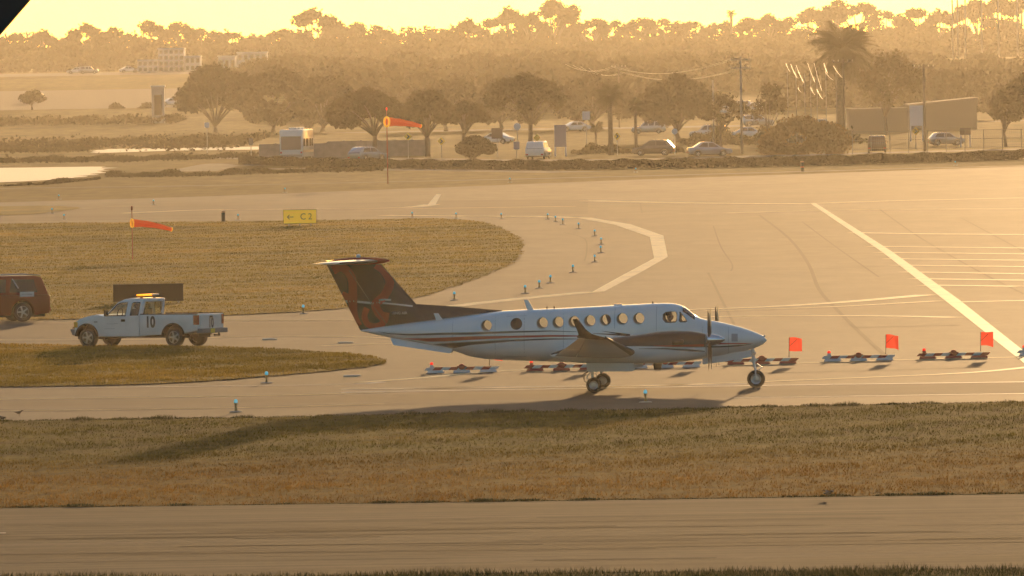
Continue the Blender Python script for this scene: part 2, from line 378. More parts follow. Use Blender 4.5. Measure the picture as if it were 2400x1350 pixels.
# ------------------------------------------------------------------ haze
hz = MB(); hz.bbox((-520, -60, -1.5), (520, 5500, 42)); haze = hz.build('haze', []); haze['kind'] = 'stuff'
hm = bpy.data.materials.new('haze_air'); hm.use_nodes = True; n = hm.node_tree.nodes; n.remove(n['Principled BSDF'])
pv = n.new('ShaderNodeVolumePrincipled'); pv.inputs['Density'].default_value = HAZE_D; pv.inputs['Color'].default_value = (1, .95, .86, 1)
pv.inputs['Anisotropy'].default_value = HAZE_G
hm.node_tree.links.new(pv.outputs[0], n['Material Output'].inputs['Volume']); haze.data.materials.append(hm)
# ------------------------------------------------------------------ turboprop aeroplane
M_WHITE = mat('white_paint', (.80, .80, .79), .22, spec=.5, coat=.6, noise=.03, scale=.8)
M_DARK = mat('charcoal_paint', (.020, .019, .021), .3, spec=.35)
M_RED = mat('red_paint', (.40, .028, .010), .4, spec=.3)
M_RUB = mat('tyre_rubber', (.018, .017, .016), .75)
M_ALU = mat('brushed_metal', (.55, .55, .55), .35, metal=1)
M_CHROME = mat('polished_spinner', (.75, .75, .77), .16, metal=1)
M_BLK = mat('black_rubber_boot', (.012, .012, .013), .5)
M_LINER = mat('cabin_liner', (.62, .58, .5), .8)
M_GLASS = glass('clear_pane')
M_SMOKE = mat('dark_pane', (.012, .012, .014), .08, spec=.35)
M_SILV = mat('silver_line', (.6, .6, .6), .3, metal=.3)
PB = G(1403, 914.5); PYAW = R(-3.5)
plane = thing('aeroplane', 'white twin turboprop aeroplane with charcoal and red tail taxiing to the right', 'aeroplane', PB, PYAW)
PM = Matrix.Translation(PB) @ Matrix.Rotation(PYAW, 4, 'Z'); PMI = PM.inverted()
def A(x, y, ly=0.0):
    o = PMI @ Vector((0, 0, CAM_H)); d = PMI.to_3x3() @ ray(x, y); t = (ly-o.y)/d.y
    p = o + d*t; return Vector((p.x, ly, p.z))
def interp(tab, x):
    if x <= tab[0][0]: return tab[0][1]
    for (a, b), (c, d) in zip(tab, tab[1:]):
        if x <= c: return b+(d-b)*(x-a)/(c-a)
    return tab[-1][1]
TOP = [(845,773.2),(917,761.5),(959,756),(1041,746),(1114,736),(1176,728.5),(1240,725),(1320,722),(1440,715.5),(1540,710.3),(1572,710.3),(1590,712.5),(1602,717),(1615,727),(1630,740),(1650,748.5),(1670,751),(1702,757.5),(1740,767.5),(1765,776),(1790,787),(1797,797)]
BOT = [(845,775.5),(880,784),(914,791),(959,798),(1001,807),(1044,816),(1075,826),(1103,836),(1140,842),(1200,845),(1300,848),(1400,851),(1540,851),(1600,848),(1640,843),(1665,839.5),(1702,834.5),(1740,825),(1765,817),(1780,811.5),(1790,806),(1797,798.5)]
TW = [(845,.05),(880,.2),(917,.34),(959,.47),(1041,.68),(1100,.79),(1160,.82),(1540,.82),(1600,.78),(1650,.68),(1702,.55),(1740,.43),(1765,.33),(1785,.19),(1793,.10),(1797,.015)]
TN = [(845,2),(1000,2.2),(1150,2.5),(1540,2.5),(1620,2.25),(1700,2.1),(1797,2)]
TOPL = [(A(x, y).x, A(x, y).z) for x, y in TOP]; BOTL = [(A(x, y).x, A(x, y).z) for x, y in BOT]
TWL = [(A(x, 780).x, q) for x, q in TW]; TNL = [(A(x, 780).x, q) for x, q in TN]
def smooth_tab(tab):                        # monotone-ish smoothing of a profile
    xs = [p[0] for p in tab]
    def g(x, h=.10): return (interp(tab, x-h)+2*interp(tab, x)+interp(tab, x+h))/4
    return g
fT, fB, fW, fN = smooth_tab(TOPL), smooth_tab(BOTL), smooth_tab(TWL), smooth_tab(TNL)
X0, X1 = TOPL[0][0], TOPL[-1][0]
def fdim(lx):
    e = min(1, (X1-lx)/.12) if lx > X1-.12 else 1; h = .10 if X0+.2 < lx < X1-.2 else .02
    t, b = fT(lx, h), fB(lx, h); return t, b, fW(lx, h), fN(lx)
def fsec(lx, n=48, inset=0.0):
    t, b, ww, nn = fdim(lx); zc = (t+b)/2; hh = max((t-b)/2-inset, .004); ww = max(ww-inset, .004); out = []
    for i in range(n):
        a = 2*pi*i/n; ca, sa = cos(a), sin(a)
        out.append(Vector((lx, ww*math.copysign(abs(ca)**(2/nn), ca), zc+hh*math.copysign(abs(sa)**(2/nn), sa))))
    return out
def surf(lx, lz):
    t, b, ww, nn = fdim(lx); zc = (t+b)/2; hh = (t-b)/2; q = min(abs((lz-zc)/hh), .999)
    return ww*(1-q**nn)**(1/nn)
xs = list(np.linspace(X0, X1-.25, 84)) + list(np.linspace(X1-.23, X1, 14))
outer = MB(); outer.loft([fsec(q) for q in xs]); nv = len(outer.v); nf = len(outer.f)
ci0, ci1 = A(1095, 780).x, A(1640, 780).x
inner = MB(); inner.loft([fsec(q, 40, .05) for q in np.linspace(ci0, ci1, 44)])
def cutter(parts, name):
    c = MB()
    for q in parts: c.add(q.v, q.f)
    o = c.build(name, [], None); return o
WINC = [(1140,763,13),(1210,759,13),(1271,757,13.6),(1308,755.5,13.6),(1345,754,13.6),(1382,752,13.6),(1419,750,13.6),(1458,747.5,13.6),(1497,746.5,13.6)]
cuts = []; wins = []
for x, y, r in WINC:
    p = A(x, y, -.8); rr = r/74.8; wins.append((p.x, p.z, rr))
    c = MB(); c.lathe([(rr, -1.2), (rr, 1.2)], (p.x, 0, p.z), 'y', 28); cuts.append(c)
CKP = [[(1554,737),(1560,732),(1571,730.5),(1584,731),(1586,736),(1586,751),(1583,755),(1572,756),(1560,755),(1554,748)],
       [(1592.5,731),(1597,735.5),(1605,745),(1610,753.5),(1606,755),(1594,754.5),(1592,752)]]
ckl = []
for q in CKP:
    pts = [A(x, y, -.72) for x, y in q]; ckl.append([(p.x, p.z) for p in pts])
    c = MB(); c.prism([(p.x, -1.2, p.z) for p in pts], (0, 2.4, 0)); cuts.append(c)
fus = outer.build('fuselage', [M_WHITE, M_LINER], None)
cav = inner.build('cavity', [M_LINER], None)
def boolean(o, c, op='DIFFERENCE', keep=False):
    m = o.modifiers.new('b', 'BOOLEAN'); m.object = c; m.operation = op; m.solver = 'EXACT'
    bpy.context.view_layer.update()
    dg = bpy.context.evaluated_depsgraph_get(); me = bpy.data.meshes.new_from_object(o.evaluated_get(dg))
    o.modifiers.clear(); old = o.data; o.data = me; nm = old.name; bpy.data.meshes.remove(old); me.name = nm
    if not keep: bpy.data.objects.remove(c)
fm = fus.data
boolean(fus, cav)
boolean(fus, cutter(cuts, 'cut'))
fus.parent = plane
shade(fus.data, 35)
# liner colour on the inner skin
for pl in fus.data.polygons:
    c = pl.center
    if ci0-.01 < c.x < ci1+.01:
        t, b, ww, nn = fdim(c.x); zc = (t+b)/2; hh = (t-b)/2
        if (abs(c.y)/ww)**nn + (abs(c.z-zc)/hh)**nn < .93: pl.material_index = 1
def onside(lx, lz, s, off=.004): return Vector((lx, s*(surf(lx, lz)+off), lz))
def winmesh(poly, s, off, name, m, par):
    c = MB(); pts = [onside(a, b, s, off) for a, b in poly]; mid = sum(pts, Vector())/len(pts); n = len(pts)
    c.add([mid]+pts, [(0, i+1, (i+1) % n+1) for i in range(n)]); return c.build(name, m, par)
def ring(poly, s, r, name, m, par):
    c = MB(); pts = [onside(a, b, s, .002) for a, b in poly]; c.tube(pts+[pts[0], pts[1]], r, 6, False); return c.build(name, m, par, smooth=True)
for wi, (lx, lz, rr) in enumerate(wins):
    for s in (-1, 1):
        poly = [(lx+rr*cos(2*pi*i/24), lz+rr*sin(2*pi*i/24)) for i in range(24)]
        o = winmesh(poly, s, -.02, 'cabin_window', M_SMOKE if wi == 1 else M_GLASS, plane)
        if wi == 1: o['label'] = 'cabin window with its dark blind drawn'
        ring(poly, s, .012, 'window_frame', M_SILV if wi != 1 else M_DARK, o)
for q in ckl:
    for s in (-1, 1):
        o = winmesh(q, s, -.015, 'cockpit_window', M_GLASS, plane); ring(q, s, .010, 'window_frame', M_DARK, o)
# windscreen: two panes wrapped round the nose of the cabin
for s in (-1, 1):
    c = MB(); rows = []
    for k in range(7):
        lx = A(1601+k*4.6, 700).x; t, b, ww, nn = fdim(lx); row = []
        for j in range(7):
            u = .04+.62*j/6; y_ = ww*u; zc = (t+b)/2; hh = (t-b)/2
            row.append(Vector((lx+.004, s*y_, zc+hh*(1-u**nn)**(1/nn)+.008)))
        rows.append(row)
    c.loft(rows, caps=False, closed=False); c.build('windscreen', M_SMOKE, plane, smooth=True)
# cheat lines: (upper edge px, lower edge px)
def ribbon(name, up, lo, m, sides=(-1, 1), par=None, sf=None, ly=-.8, off=.004, step=10, rows=4):
    sf = sf or surf; x0, x1 = max(up[0][0], lo[0][0]), min(up[-1][0], lo[-1][0]); n = max(2, int((x1-x0)/step))
    for s in sides:
        c = MB(); secs = []
        for i in range(n+1):
            x = x0+(x1-x0)*i/n; a = A(x, interp(up, x), ly); b = A(x, interp(lo, x), ly)
            sec = []
            for j in range(rows+1):
                p = a.lerp(b, j/rows); sec.append(Vector((p.x, s*(sf(p.x, p.z)+off), p.z)))
            secs.append(sec)
        c.loft(secs, caps=False, closed=False); c.build(name, m, par or plane, smooth=True)
ribbon('cheat_line', [(883,778),(911,782),(959,783.5),(1030,780.5),(1103,779),(1200,776),(1291,774.5),(1352,777)], [(883,778.3),(911,784),(959,787),(1030,785),(1103,784.5),(1200,780),(1291,777),(1352,777.8)], M_DARK)
ribbon('cheat_line', [(945,794),(1001,793),(1050,791),(1103,788.5),(1200,787),(1291,785),(1400,787)], [(945,794.4),(1001,801.5),(1050,800),(1103,796.5),(1200,792),(1291,789.5),(1400,788)], M_RED)
ribbon('cheat_line', [(1013,807),(1058,804),(1103,801),(1200,796),(1291,793),(1380,794)], [(1013,807.6),(1060,816.5),(1103,808.5),(1200,800),(1291,796),(1380,794.6)], M_DARK)
ribbon('cheat_line', [(1390,781),(1440,782.5),(1477,784)], [(1390,782),(1440,786),(1477,788)], M_DARK)
ribbon('cheat_line', [(1410,775.5),(1440,779),(1477,783)], [(1410,776),(1440,781.5),(1477,787)], M_DARK)
ribbon('cheat_line', [(1640,803),(1697,804),(1740,804),(1765,804.5)], [(1640,807),(1697,807),(1740,806.5),(1765,805)], M_RED, ly=-.5)
ribbon('cheat_line', [(1640,811),(1690,811),(1730,808.5),(1760,807)], [(1640,815),(1690,814.2),(1730,812),(1760,807.6)], M_DARK, ly=-.5)
M_SEAM = mat('panel_seam', (.42, .42, .43), .6)
for xp, ya, yb in ((1060, 752, 815), (1160, 736, 842), (1228, 730, 843), (1320, 727, 846), (1440, 722, 770), (1538, 716, 775), (1645, 756, 838), (1706, 764, 832)):
    ribbon('panel_seam', [(xp, ya), (xp+1.1, ya)], [(xp, yb), (xp+1.1, yb)], M_SEAM, ly=-.75, step=1.1, rows=14, off=.0015)
for pts in ([(1186, 741), (1234, 740)], [(1186, 835), (1234, 836)]):
    ribbon('door_seam', pts, [(x, y+.9) for x, y in pts], M_SEAM, ly=-.75, rows=1, off=.0015)
# small service panel on the nose
c = MB(); ribbon('nose_panel', [(1714.5,782),(1729,782)], [(1714.5,800),(1729,800)], mat('grey_panel', (.34,.34,.37), .5), sides=(-1,), ly=-.45, step=4)

def naca(c): return 5*(.2969*sqrt(max(c, 0))-.126*c-.3516*c*c+.2843*c**3-.1036*c**4)
def foil(le, te, c0, c1, t, up, n=10, camber=0.0):
    """closed section from chord fraction c0..c1, le->te points, up = thickness direction"""
    ch = te-le; L = ch.length; a = []; b = []
    for i in range(n+1):
        q = c0+(c1-c0)*(1-cos(pi*i/n))/2 if c0 == 0 else c0+(c1-c0)*i/n
        h = naca(q)*t*L; cm = camber*L*4*q*(1-q)
        a.append(le+ch*q+up*(h+cm)); b.append(le+ch*q+up*(-h+cm))
    return a+list(reversed(b[1:] if c0 == 0 else b))
UPZ = Vector((0, 0, 1)); UPY = Vector((0, 1, 0))
# fin and rudder
LEt, LEb = A(893, 619), A(1004, 745); TEt, TEb = A(766, 621), A(843.8, 773.5); HT, HB = A(815.7, 628), A(905, 762)
def fin_ends(z):
    k = (z-LEb.z)/(LEt.z-LEb.z); le = LEb+(LEt-LEb)*k; k = (z-TEb.z)/(TEt.z-TEb.z); te = TEb+(TEt-TEb)*k
    k = (z-HB.z)/(HT.z-HB.z); hg = HB+(HT-HB)*k
    return Vector((le.x, 0, z)), Vector((te.x, 0, z)), (le.x-hg.x)/(le.x-te.x)
FT = .11
def finhalf(lx, lz):
    le, te, _ = fin_ends(lz); q = min(max((le.x-lx)/(le.x-te.x), 0), 1); return naca(q)*FT*(le.x-te.x)
zb, zt = A(1004, 768).z, LEt.z
c = MB(); c.loft([foil(*fin_ends(z)[:2], 0, fin_ends(z)[2]-.004, FT, UPY, 10) for z in np.linspace(zb, zt, 8)]); c.build('fin', M_DARK, plane, smooth=40)
c = MB(); c.loft([foil(*fin_ends(z)[:2], fin_ends(z)[2]+.004, 1.0, FT, UPY, 5) for z in np.linspace(TEb.z+.02, zt, 8)]); c.build('rudder', M_DARK, plane, smooth=40)
# fairing between rudder foot and tailcone, dorsal fin
c = MB(); c.add([(TEb.x+.02,-.02,TEb.z+.0),(TEb.x+1.9,-.05,TEb.z+.0),(TEb.x+1.9,.05,TEb.z+.0),(TEb.x+.02,.02,TEb.z+.0),(TEb.x+.0,-.02,TEb.z+.05),(TEb.x+1.9,-.05,TEb.z+.35),(TEb.x+1.9,.05,TEb.z+.35),(TEb.x+.0,.02,TEb.z+.05)], [(3,2,1,0),(4,5,6,7),(0,1,5,4),(1,2,6,5),(2,3,7,6),(3,0,4,7)]); c.build('fin_fairing', M_DARK, plane)
c = MB(); secs = []
for x, yt in [(930,690),(965,708),(975,712.5),(1040,716.5),(1110,722),(1176,727.5)]:
    t = A(x, yt); lx = t.x; zb_ = fdim(lx)[0]-.05; hw = .075*(1176-x+12)/210
    secs.append([Vector((lx, -hw-.03, zb_)), Vector((lx, -hw*.6-.012, (zb_+t.z)/2)), Vector((lx, -.012, t.z-.015)), Vector((lx, 0, t.z)), Vector((lx, .012, t.z-.015)), Vector((lx, hw*.6+.012, (zb_+t.z)/2)), Vector((lx, hw+.03, zb_))])
c.loft(secs); c.build('dorsal_fin', M_DARK, plane, smooth=50)
def stroke(name, pts, wd, m, sides=(-1, 1), n=4, rows=4, par=None):
    """painted band on the fin: zoom-picture points (3.5533x of photo, origin 720,580)"""
    q = smooth_px([(720+a/3.5533, 580+b/3.5533) for a, b in pts], n) if len(pts) > 2 else [(720+a/3.5533, 580+b/3.5533) for a, b in pts]
    P_ = [A(*k) for k in q]; ww = wd/3.5533/74.8
    for s in sides:
        c = MB(); secs = []
        for i, p in enumerate(P_):
            d = (P_[min(i+1, len(P_)-1)]-P_[max(i-1, 0)]); d.y = 0; d.normalize(); nn = Vector((-d.z, 0, d.x)); sec = []
            tw = ww*(wd and 1)
            for j in range(rows+1):
                k = p+nn*tw*(j/rows-.5); k.z = min(max(k.z, TEb.z+.03), zt-.01); le, te, h = fin_ends(k.z); k.x = min(max(k.x, te.x+.01), le.x-.02)
                sec.append(Vector((k.x, s*(finhalf(k.x, k.z)+.006), k.z)))
            secs.append(sec)
        c.loft(secs, caps=False, closed=False); c.build(name, m, plane, smooth=True)
stroke('tail_emblem', [(215,190),(275,165),(330,190),(375,270),(382,420),(385,560),(425,655)], 72, M_RED)
stroke('tail_emblem', [(290,395),(345,420),(378,470)], 60, M_RED)
stroke('tail_emblem', [(575,140),(640,190),(690,290),(645,400),(575,465),(590,530),(640,590)], 74, M_RED)
stroke('tail_emblem', [(500,505),(478,570),(505,640),(580,655),(645,615),(662,540)], 50, M_RED)
stroke('tail_line', [(312,450),(420,452),(555,464)], 18, M_SILV); stroke('tail_line', [(600,440),(640,434),(700,437)], 15, M_SILV); stroke('tail_line', [(580,458),(720,470),(880,488)], 13, M_SILV)
stroke('hinge_line', [(350,190),(560,500),(665,640)], 5, mat('grey_joint', (.12,.11,.11), .5), n=6)
for s in (-1, 1):
    p = A(720+772/3.5533, 580+546/3.5533); q = finhalf(p.x, p.z)
    M_ = Matrix.Translation((p.x, s*(q+.05), p.z)) @ Matrix.Rotation(0 if s < 0 else pi, 4, 'Z') @ Matrix.Rotation(pi/2, 4, 'X')
    textmesh('tail_lettering', 'KING AIR', .115, M_SILV, plane, M_, .045)
# tailplane
zs = A(840, 613).z
RLE, RTE = A(888, 613).x, A(774, 613).x; TLE, TTE = A(820, 613).x, A(747, 613).x
for s in (-1, 1):
    for nm, c0, c1, m in (('tailplane', .07, .66, M_WHITE), ('deice_boot', 0, .065, M_BLK), ('elevator', .67, 1, M_WHITE)):
        c = MB(); secs = []
        for k in (0.02, .5, .93, 1):
            le = Vector((RLE+(TLE-RLE)*k-(.06 if k == 1 else 0), s*2.8*k, zs)); te = Vector((RTE+(TTE-RTE)*k, s*2.8*k, zs))
            secs.append(foil(le, te, c0, c1, .10 if k < 1 else .05, UPZ, 6))
        c.loft(secs); c.build(nm, m, plane, smooth=40)
c = MB(); bx0, bx1 = A(769, 612).x, A(914, 612).x
c.lathe([(.01, bx0), (.06, bx0+.2), (.115, bx0+.6), (.13, bx0+1.1), (.11, bx1-.45), (.07, bx1-.18), (.03, bx1-.04), (.004, bx1)], (0, 0, zs+.01), 'x', 16); c.build('tail_bullet', M_RED, plane, smooth=True)
c = MB(); c.lathe([(.075, 0), (.075, .06), (.05, .1), (.01, .12)], (A(840, 606).x, 0, zs+.12), 'z', 12); c.build('tail_beacon', mat('beacon_glass', (.7, .66, .6), .1, spec=.8), plane, smooth=True)
# ventral strakes
for s in (-1, 1):
    q = [A(914, 791.5, -.25), A(922.6, 808.5, -.25), A(1056.5, 828, -.25), A(1063, 817, -.25)]
    c = MB(); q2 = [Vector((p.x, s*(.22 if i in (0, 3) else .40), p.z)) for i, p in enumerate(q)]; q2[3].y = s*.34; q2[2].y = s*.5
    c.prism(q2, (0, s*.03, 0)); c.build('ventral_strake', M_WHITE, plane, bevel=.008)
# wings
WS = [(0.0, 1.45, -1.25, 1.02, .17), (2.6, 1.36, -1.22, 1.20, .16), (5.5, 1.03, -.66, 1.52, .13), (8.3, .72, -.12, 1.84, .11)]
def wsec(k0, y): 
    for a, b in zip(WS, WS[1:]):
        if y <= b[0]+1e-6:
            t = (y-a[0])/(b[0]-a[0]); return [p+(q-p)*t for p, q in zip(a, b)]
    return list(WS[-1])
def wfoil(y, s, c0, c1, n=10):
    _, le, te, z, t = wsec(0, y); ch = le-te
    return foil(Vector((le, s*y, z-.0)), Vector((te, s*y, z-.02*ch)), c0, c1, t, UPZ, n, .015)
for s in (-1, 1):
    for nm, c0, c1, ya, yb, m, n in (('wing', .06, .74, 0, 8.3, M_WHITE, 10), ('deice_boot', 0, .057, 2.9, 8.25, M_BLK, 6), ('wing_root_leading_edge', 0, .057, .5, 2.88, M_WHITE, 6),
                                  ('flap', .748, 1, .8, 4.9, M_WHITE, 5), ('aileron', .748, 1, 4.93, 8.1, M_WHITE, 5), ('wing_trailing_tip', .748, 1, 8.12, 8.3, M_WHITE, 5)):
        c = MB(); ks = sorted({ya, yb} | {q[0] for q in WS if ya < q[0] < yb})
        c.loft([wfoil(y, s, c0, c1, n) for y in ks]); c.build(nm, m, plane, smooth=40)
    # winglet, raked aft
    tl = lambda x, y: A(x, y, -8.45)
    pts = [(tl(1425,794), tl(1352,792), .10, 8.3), (tl(1400,787), tl(1352,789), .08, 8.38), (tl(1386,782), tl(1356,784), .07, 8.45), (tl(1373,771.5), tl(1352,772), .07, 8.52), (tl(1361,755), tl(1346,758), .07, 8.60), (tl(1353,746.5), tl(1343.5,748), .06, 8.66)]
    c = MB(); c.loft([foil(Vector((a.x, s*y, a.z)), Vector((b.x, s*y, b.z)), 0, 1, t, UPY*s if i > 1 else (UPY*s*.6+UPZ*.8).normalized(), 7) for i, (a, b, t, y) in enumerate(pts)]); c.build('winglet', M_DARK, plane, smooth=40)
    # nacelle
    NC = [(1291,829,836,.04),(1320,818,846,.16),(1350,808,850,.28),(1400,797.5,852,.40),(1440,790.5,852.5,.44),(1490,785.5,852.5,.45),(1540,777.5,852,.45),(1577,775,848.5,.43),(1615,775.5,844,.39),(1637,778.5,841,.36),(1654,782.5,837,.31)]
    SPL = [(1291,832),(1350,822),(1440,813),(1490,812.5),(1654,812)]
    nl = [(A(x, a, -2.6), A(x, b, -2.6), ww, A(x, interp(SPL, x), -2.6).z) for x, a, b, ww in NC]
    def nsec(t, b, ww, zs_, part, n=16):
        zc = (t.z+b.z)/2; hh = (t.z-b.z)/2; th = math.asin(max(-.95, min(.95, (zs_-zc)/hh)))
        a0, a1 = (th, pi-th) if part else (pi-th, 2*pi+th); out = []
        for i in range(n+1):
            a = a0+(a1-a0)*i/n; ca, sa = cos(a), sin(a); out.append(Vector((t.x, s*2.6+ww*math.copysign(abs(ca)**.85, ca), zc+hh*math.copysign(abs(sa)**.85, sa))))
        return out
    c = MB(); c.loft([nsec(*q, 1) for q in nl]); c.build('upper_cowling', M_DARK, plane, smooth=40)
    c = MB(); c.loft([nsec(*q, 0) for q in nl]); c.build('lower_cowling', M_WHITE, plane, smooth=40)
    tabs = [[(q[0].x, q[i].z if i < 2 else q[2]) for q in nl] for i in range(3)]
    def nsurf(lx, lz):
        t, b, ww = [interp(k, lx) for k in tabs]; q = min(abs((lz-(t+b)/2)/((t-b)/2)), .995); return ww*(1-abs(q)**(2/.85))**(.85/2)
    for up, lo, m in (([(1530,810),(1560,809.5),(1650,806.5)], [(1530,810.5),(1560,812.5),(1650,812.5)], M_RED), ([(1497,817),(1560,815.5),(1620,819),(1652,822.5)], [(1497,817.6),(1560,818.5),(1620,823.5),(1652,824.5)], M_DARK)):
        for sd in (-1, 1):
            x0, x1 = up[0][0], up[-1][0]; n = 14; c = MB(); secs = []
            for i in range(n+1):
                x = x0+(x1-x0)*i/n; a = A(x, interp(up, x), -3.0); b = A(x, interp(lo, x), -3.0)
                secs.append([Vector((p.x, s*2.6+sd*(nsurf(p.x, p.z)+.005), p.z)) for p in (a, a.lerp(b, .5), b)])
            c.loft(secs, caps=False, closed=False); c.build('cowling_line', m, plane, smooth=True)
    # chin intake lip, exhaust stack, spinner, propeller
    hc = A(1655, 796.5, -2.6); xi = A(1655, 826, -2.6)
    c = MB(); c.lathe([(.13, 0), (.165, .0), (.15, .05), (.12, .045), (.10, -.05)], (xi.x+.0, s*2.6, xi.z+.02), 'x', 18, False); c.build('intake_lip', M_ALU, plane, smooth=True)
    c = MB(); c.lathe([(.10, 0), (.11, .005)], (xi.x+.004, s*2.6, xi.z+.02), 'x', 18); c.build('intake_mouth', M_BLK, plane)
    for sd in (-1, 1):
        c = MB(); e = A(1600, 800, -2.6); c.tube([(e.x, s*2.6+sd*.33, e.z), (e.x-.03, s*2.6+sd*.46, e.z+.0), (e.x-.14, s*2.6+sd*.53, e.z-.01), (e.x-.30, s*2.6+sd*.54, e.z-.02)], [.075, .075, .07, .065], 12); c.build('exhaust_stack', mat('burnt_metal', (.10, .085, .07), .4, metal=.9), plane, smooth=True)
    c = MB(); c.lathe([(.19, 0), (.195, .06), (.18, .2), (.14, .36), (.085, .49), (.03, .565), (.004, .58)], (hc.x+.015, s*2.6, hc.z), 'x', 24); c.build('spinner', M_CHROME, plane, smooth=True)
    prop = bpy.data.objects.new('propeller', None); C.objects.link(prop); prop.parent = plane; prop.location = (hc.x+.11, s*2.6, hc.z); prop.rotation_euler = (R(45), 0, 0)
    for k in range(4):
        c = MB(); secs = []
        for r_, ch, tw, th in [(.12, .08, 50, .05), (.25, .15, 42, .035), (.5, .19, 30, .022), (.85, .185, 19, .016), (1.15, .15, 13, .012), (1.30, .09, 11, .008), (1.335, .03, 10, .004)]:
            a = R(90-tw); dv = Vector((cos(a), sin(a), 0)); nv_ = Vector((-dv.y, dv.x, 0)); ctr = Vector((0, 0, r_))
            secs.append([ctr+dv*ch/2, ctr+nv_*th/2, ctr-dv*ch/2, ctr-nv_*th/2])
        c.loft(secs); b = c.build('propeller_blade', M_DARK, prop, smooth=50); b.rotation_euler = (R(90*k), 0, 0)
    # main gear
    gx = 0.0; rw = .235
    def wheel(par, x, y, r, wd):
        o = bpy.data.objects.new('wheel', None); C.objects.link(o); o.parent = par; o.location = (x, y, r)
        c = MB(); h = wd/2; c.lathe([(r*.58, -h*.8), (r*.72, -h), (r*.9, -h*.95), (r*.98, -h*.6), (r, -h*.2), (r, h*.2), (r*.98, h*.6), (r*.9, h*.95), (r*.72, h), (r*.58, h*.8)], (0, 0, 0), 'y', 32, False); c.build('tyre', M_RUB, o, smooth=True)
        c = MB(); c.lathe([(r*.12, -h*.62), (r*.15, -h*.45), (r*.36, -h*.4), (r*.5, -h*.62), (r*.59, -h*.72), (r*.59, h*.72), (r*.5, h*.62), (r*.36, h*.4), (r*.15, h*.45), (r*.12, h*.62)], (0, 0, 0), 'y', 24); c.build('rim', M_ALU, o, smooth=30)
        return o
    for dy in (-.17, .17): wheel(plane, gx, s*2.6+dy, rw, .17)
    c = MB(); c.tube([(gx-.07, s*2.6, 1.05), (gx-.06, s*2.6, .62)], .065, 12); c.tube([(gx-.06, s*2.6, .66), (gx-.02, s*2.6, rw)], .042, 10); c.tube([(gx, s*2.6-.2, rw), (gx, s*2.6+.2, rw)], .035, 10)
    c.tube([(gx-.10, s*2.6, .66), (gx-.22, s*2.6, .46), (gx-.05, s*2.6, .28)], .018, 6); c.tube([(gx+.02, s*2.6, .7), (gx+.34, s*2.6, 1.0)], .03, 8)
    c.build('main_gear_strut', M_WHITE, plane, smooth=40)
    c = MB()
    for k in range(3): c.tube([(gx-.1, s*2.6-.06+.05*k, .72), (gx-.28-.04*k, s*2.6-.06+.05*k, .55), (gx-.30, s*2.6-.06+.05*k, .36), (gx-.16, s*2.6-.06+.05*k, .27), (gx-.03, s*2.6-.06+.05*k, .27)], .009, 5)
    c.build('brake_hose', M_BLK, plane, smooth=True)
    for dy, sg in ((-.40, -1), (.40, 1)):
        q = [A(1374.5,851,-3.0), A(1486,851,-3.0), A(1485,868,-3.0), A(1481,870.5,-3.0), A(1379,871,-3.0), A(1375.5,868.5,-3.0)]
        c = MB(); c.prism([(p.x, s*2.6+dy, p.z) for p in q], (0, .025, 0)); c.build('main_gear_door', M_WHITE, plane, bevel=.006)
# nose gear
nw = A(1772, 887.5); wheel(plane, nw.x, 0, nw.z-.004, .19)
c = MB(); hi = A(1764, 822); c.tube([(hi.x, 0, hi.z+.15), (hi.x+.03, 0, .78)], .055, 12); c.tube([(hi.x+.03, 0, .8), (nw.x-.01, 0, .55)], .04, 10)
for dy in (-.13, .13): c.tube([(nw.x-.01, 0, .57), (nw.x-.01, dy, .54), (nw.x, dy, nw.z)], .025, 8)
c.tube([(nw.x+.03, 0, .76), (nw.x+.2, 0, .64), (nw.x+.03, 0, .52)], .02, 6); c.tube([(hi.x, 0, 1.05), (hi.x-.45, 0, 1.22)], .025, 6); c.tube([(nw.x, -.15, nw.z), (nw.x, .15, nw.z)], .03, 8)
c.build('nose_gear_strut', M_WHITE, plane, smooth=40)
for y_, z_ in ((-.05, 828), (.05, 843)):
    c = MB(); p = A(1770, z_); c.lathe([(.03, -.06), (.062, 0), (.062, .02)], (p.x, y_, p.z), 'x', 14); c.build('taxi_light', M_CHROME, plane, smooth=40)
for s in (-1, 1):
    q = [A(1646.5,837), A(1700,829), A(1761,819.5), A(1760.5,836), A(1700,847), A(1647.5,853.5)]
    c = MB(); c.prism([(p.x, s*.27, p.z) for p in q], (0, .02, 0)); c.build('nose_gear_door', M_WHITE, plane, bevel=.005)
# aerials and small fittings
def blade(name, px, thick, m, y0=0):
    q = [A(*k) for k in px]; c = MB(); c.prism([(p.x, y0-thick/2, p.z) for p in q], (0, thick, 0)); return c.build(name, m, plane, bevel=.006)
blade('blade_aerial', [(1228,702.5),(1238,702.5),(1243,711),(1251,726),(1236,727),(1232,716)], .05, M_WHITE)
blade('blade_aerial', [(1018,733.5),(1029,733.5),(1034,741),(1041,750),(1024,751),(1021,742)], .05, M_WHITE, -.32)
blade('blade_aerial', [(1530,850),(1552,850),(1549,866),(1533,866)], .06, M_DARK)
c = MB(); p = A(1449, 714.5); c.box((p.x, 0, p.z), (.26, .2, .06)); c.build('satellite_aerial', M_WHITE, plane, bevel=.02)
for x, y in ((1282,721.5),(1299,721),(1530,709.5)):
    c = MB(); p = A(x, y); c.tube([(p.x, 0, p.z-.05), (p.x, 0, p.z+.04)], .02, 8); c.build('roof_fitting', M_DARK, plane)
c = MB(); p = A(1792, 789); c.lathe([(.03, 0), (.035, .03), (.02, .05)], (p.x, 0, p.z), 'z', 10); c.build('nose_cap', M_ALU, plane, smooth=True)
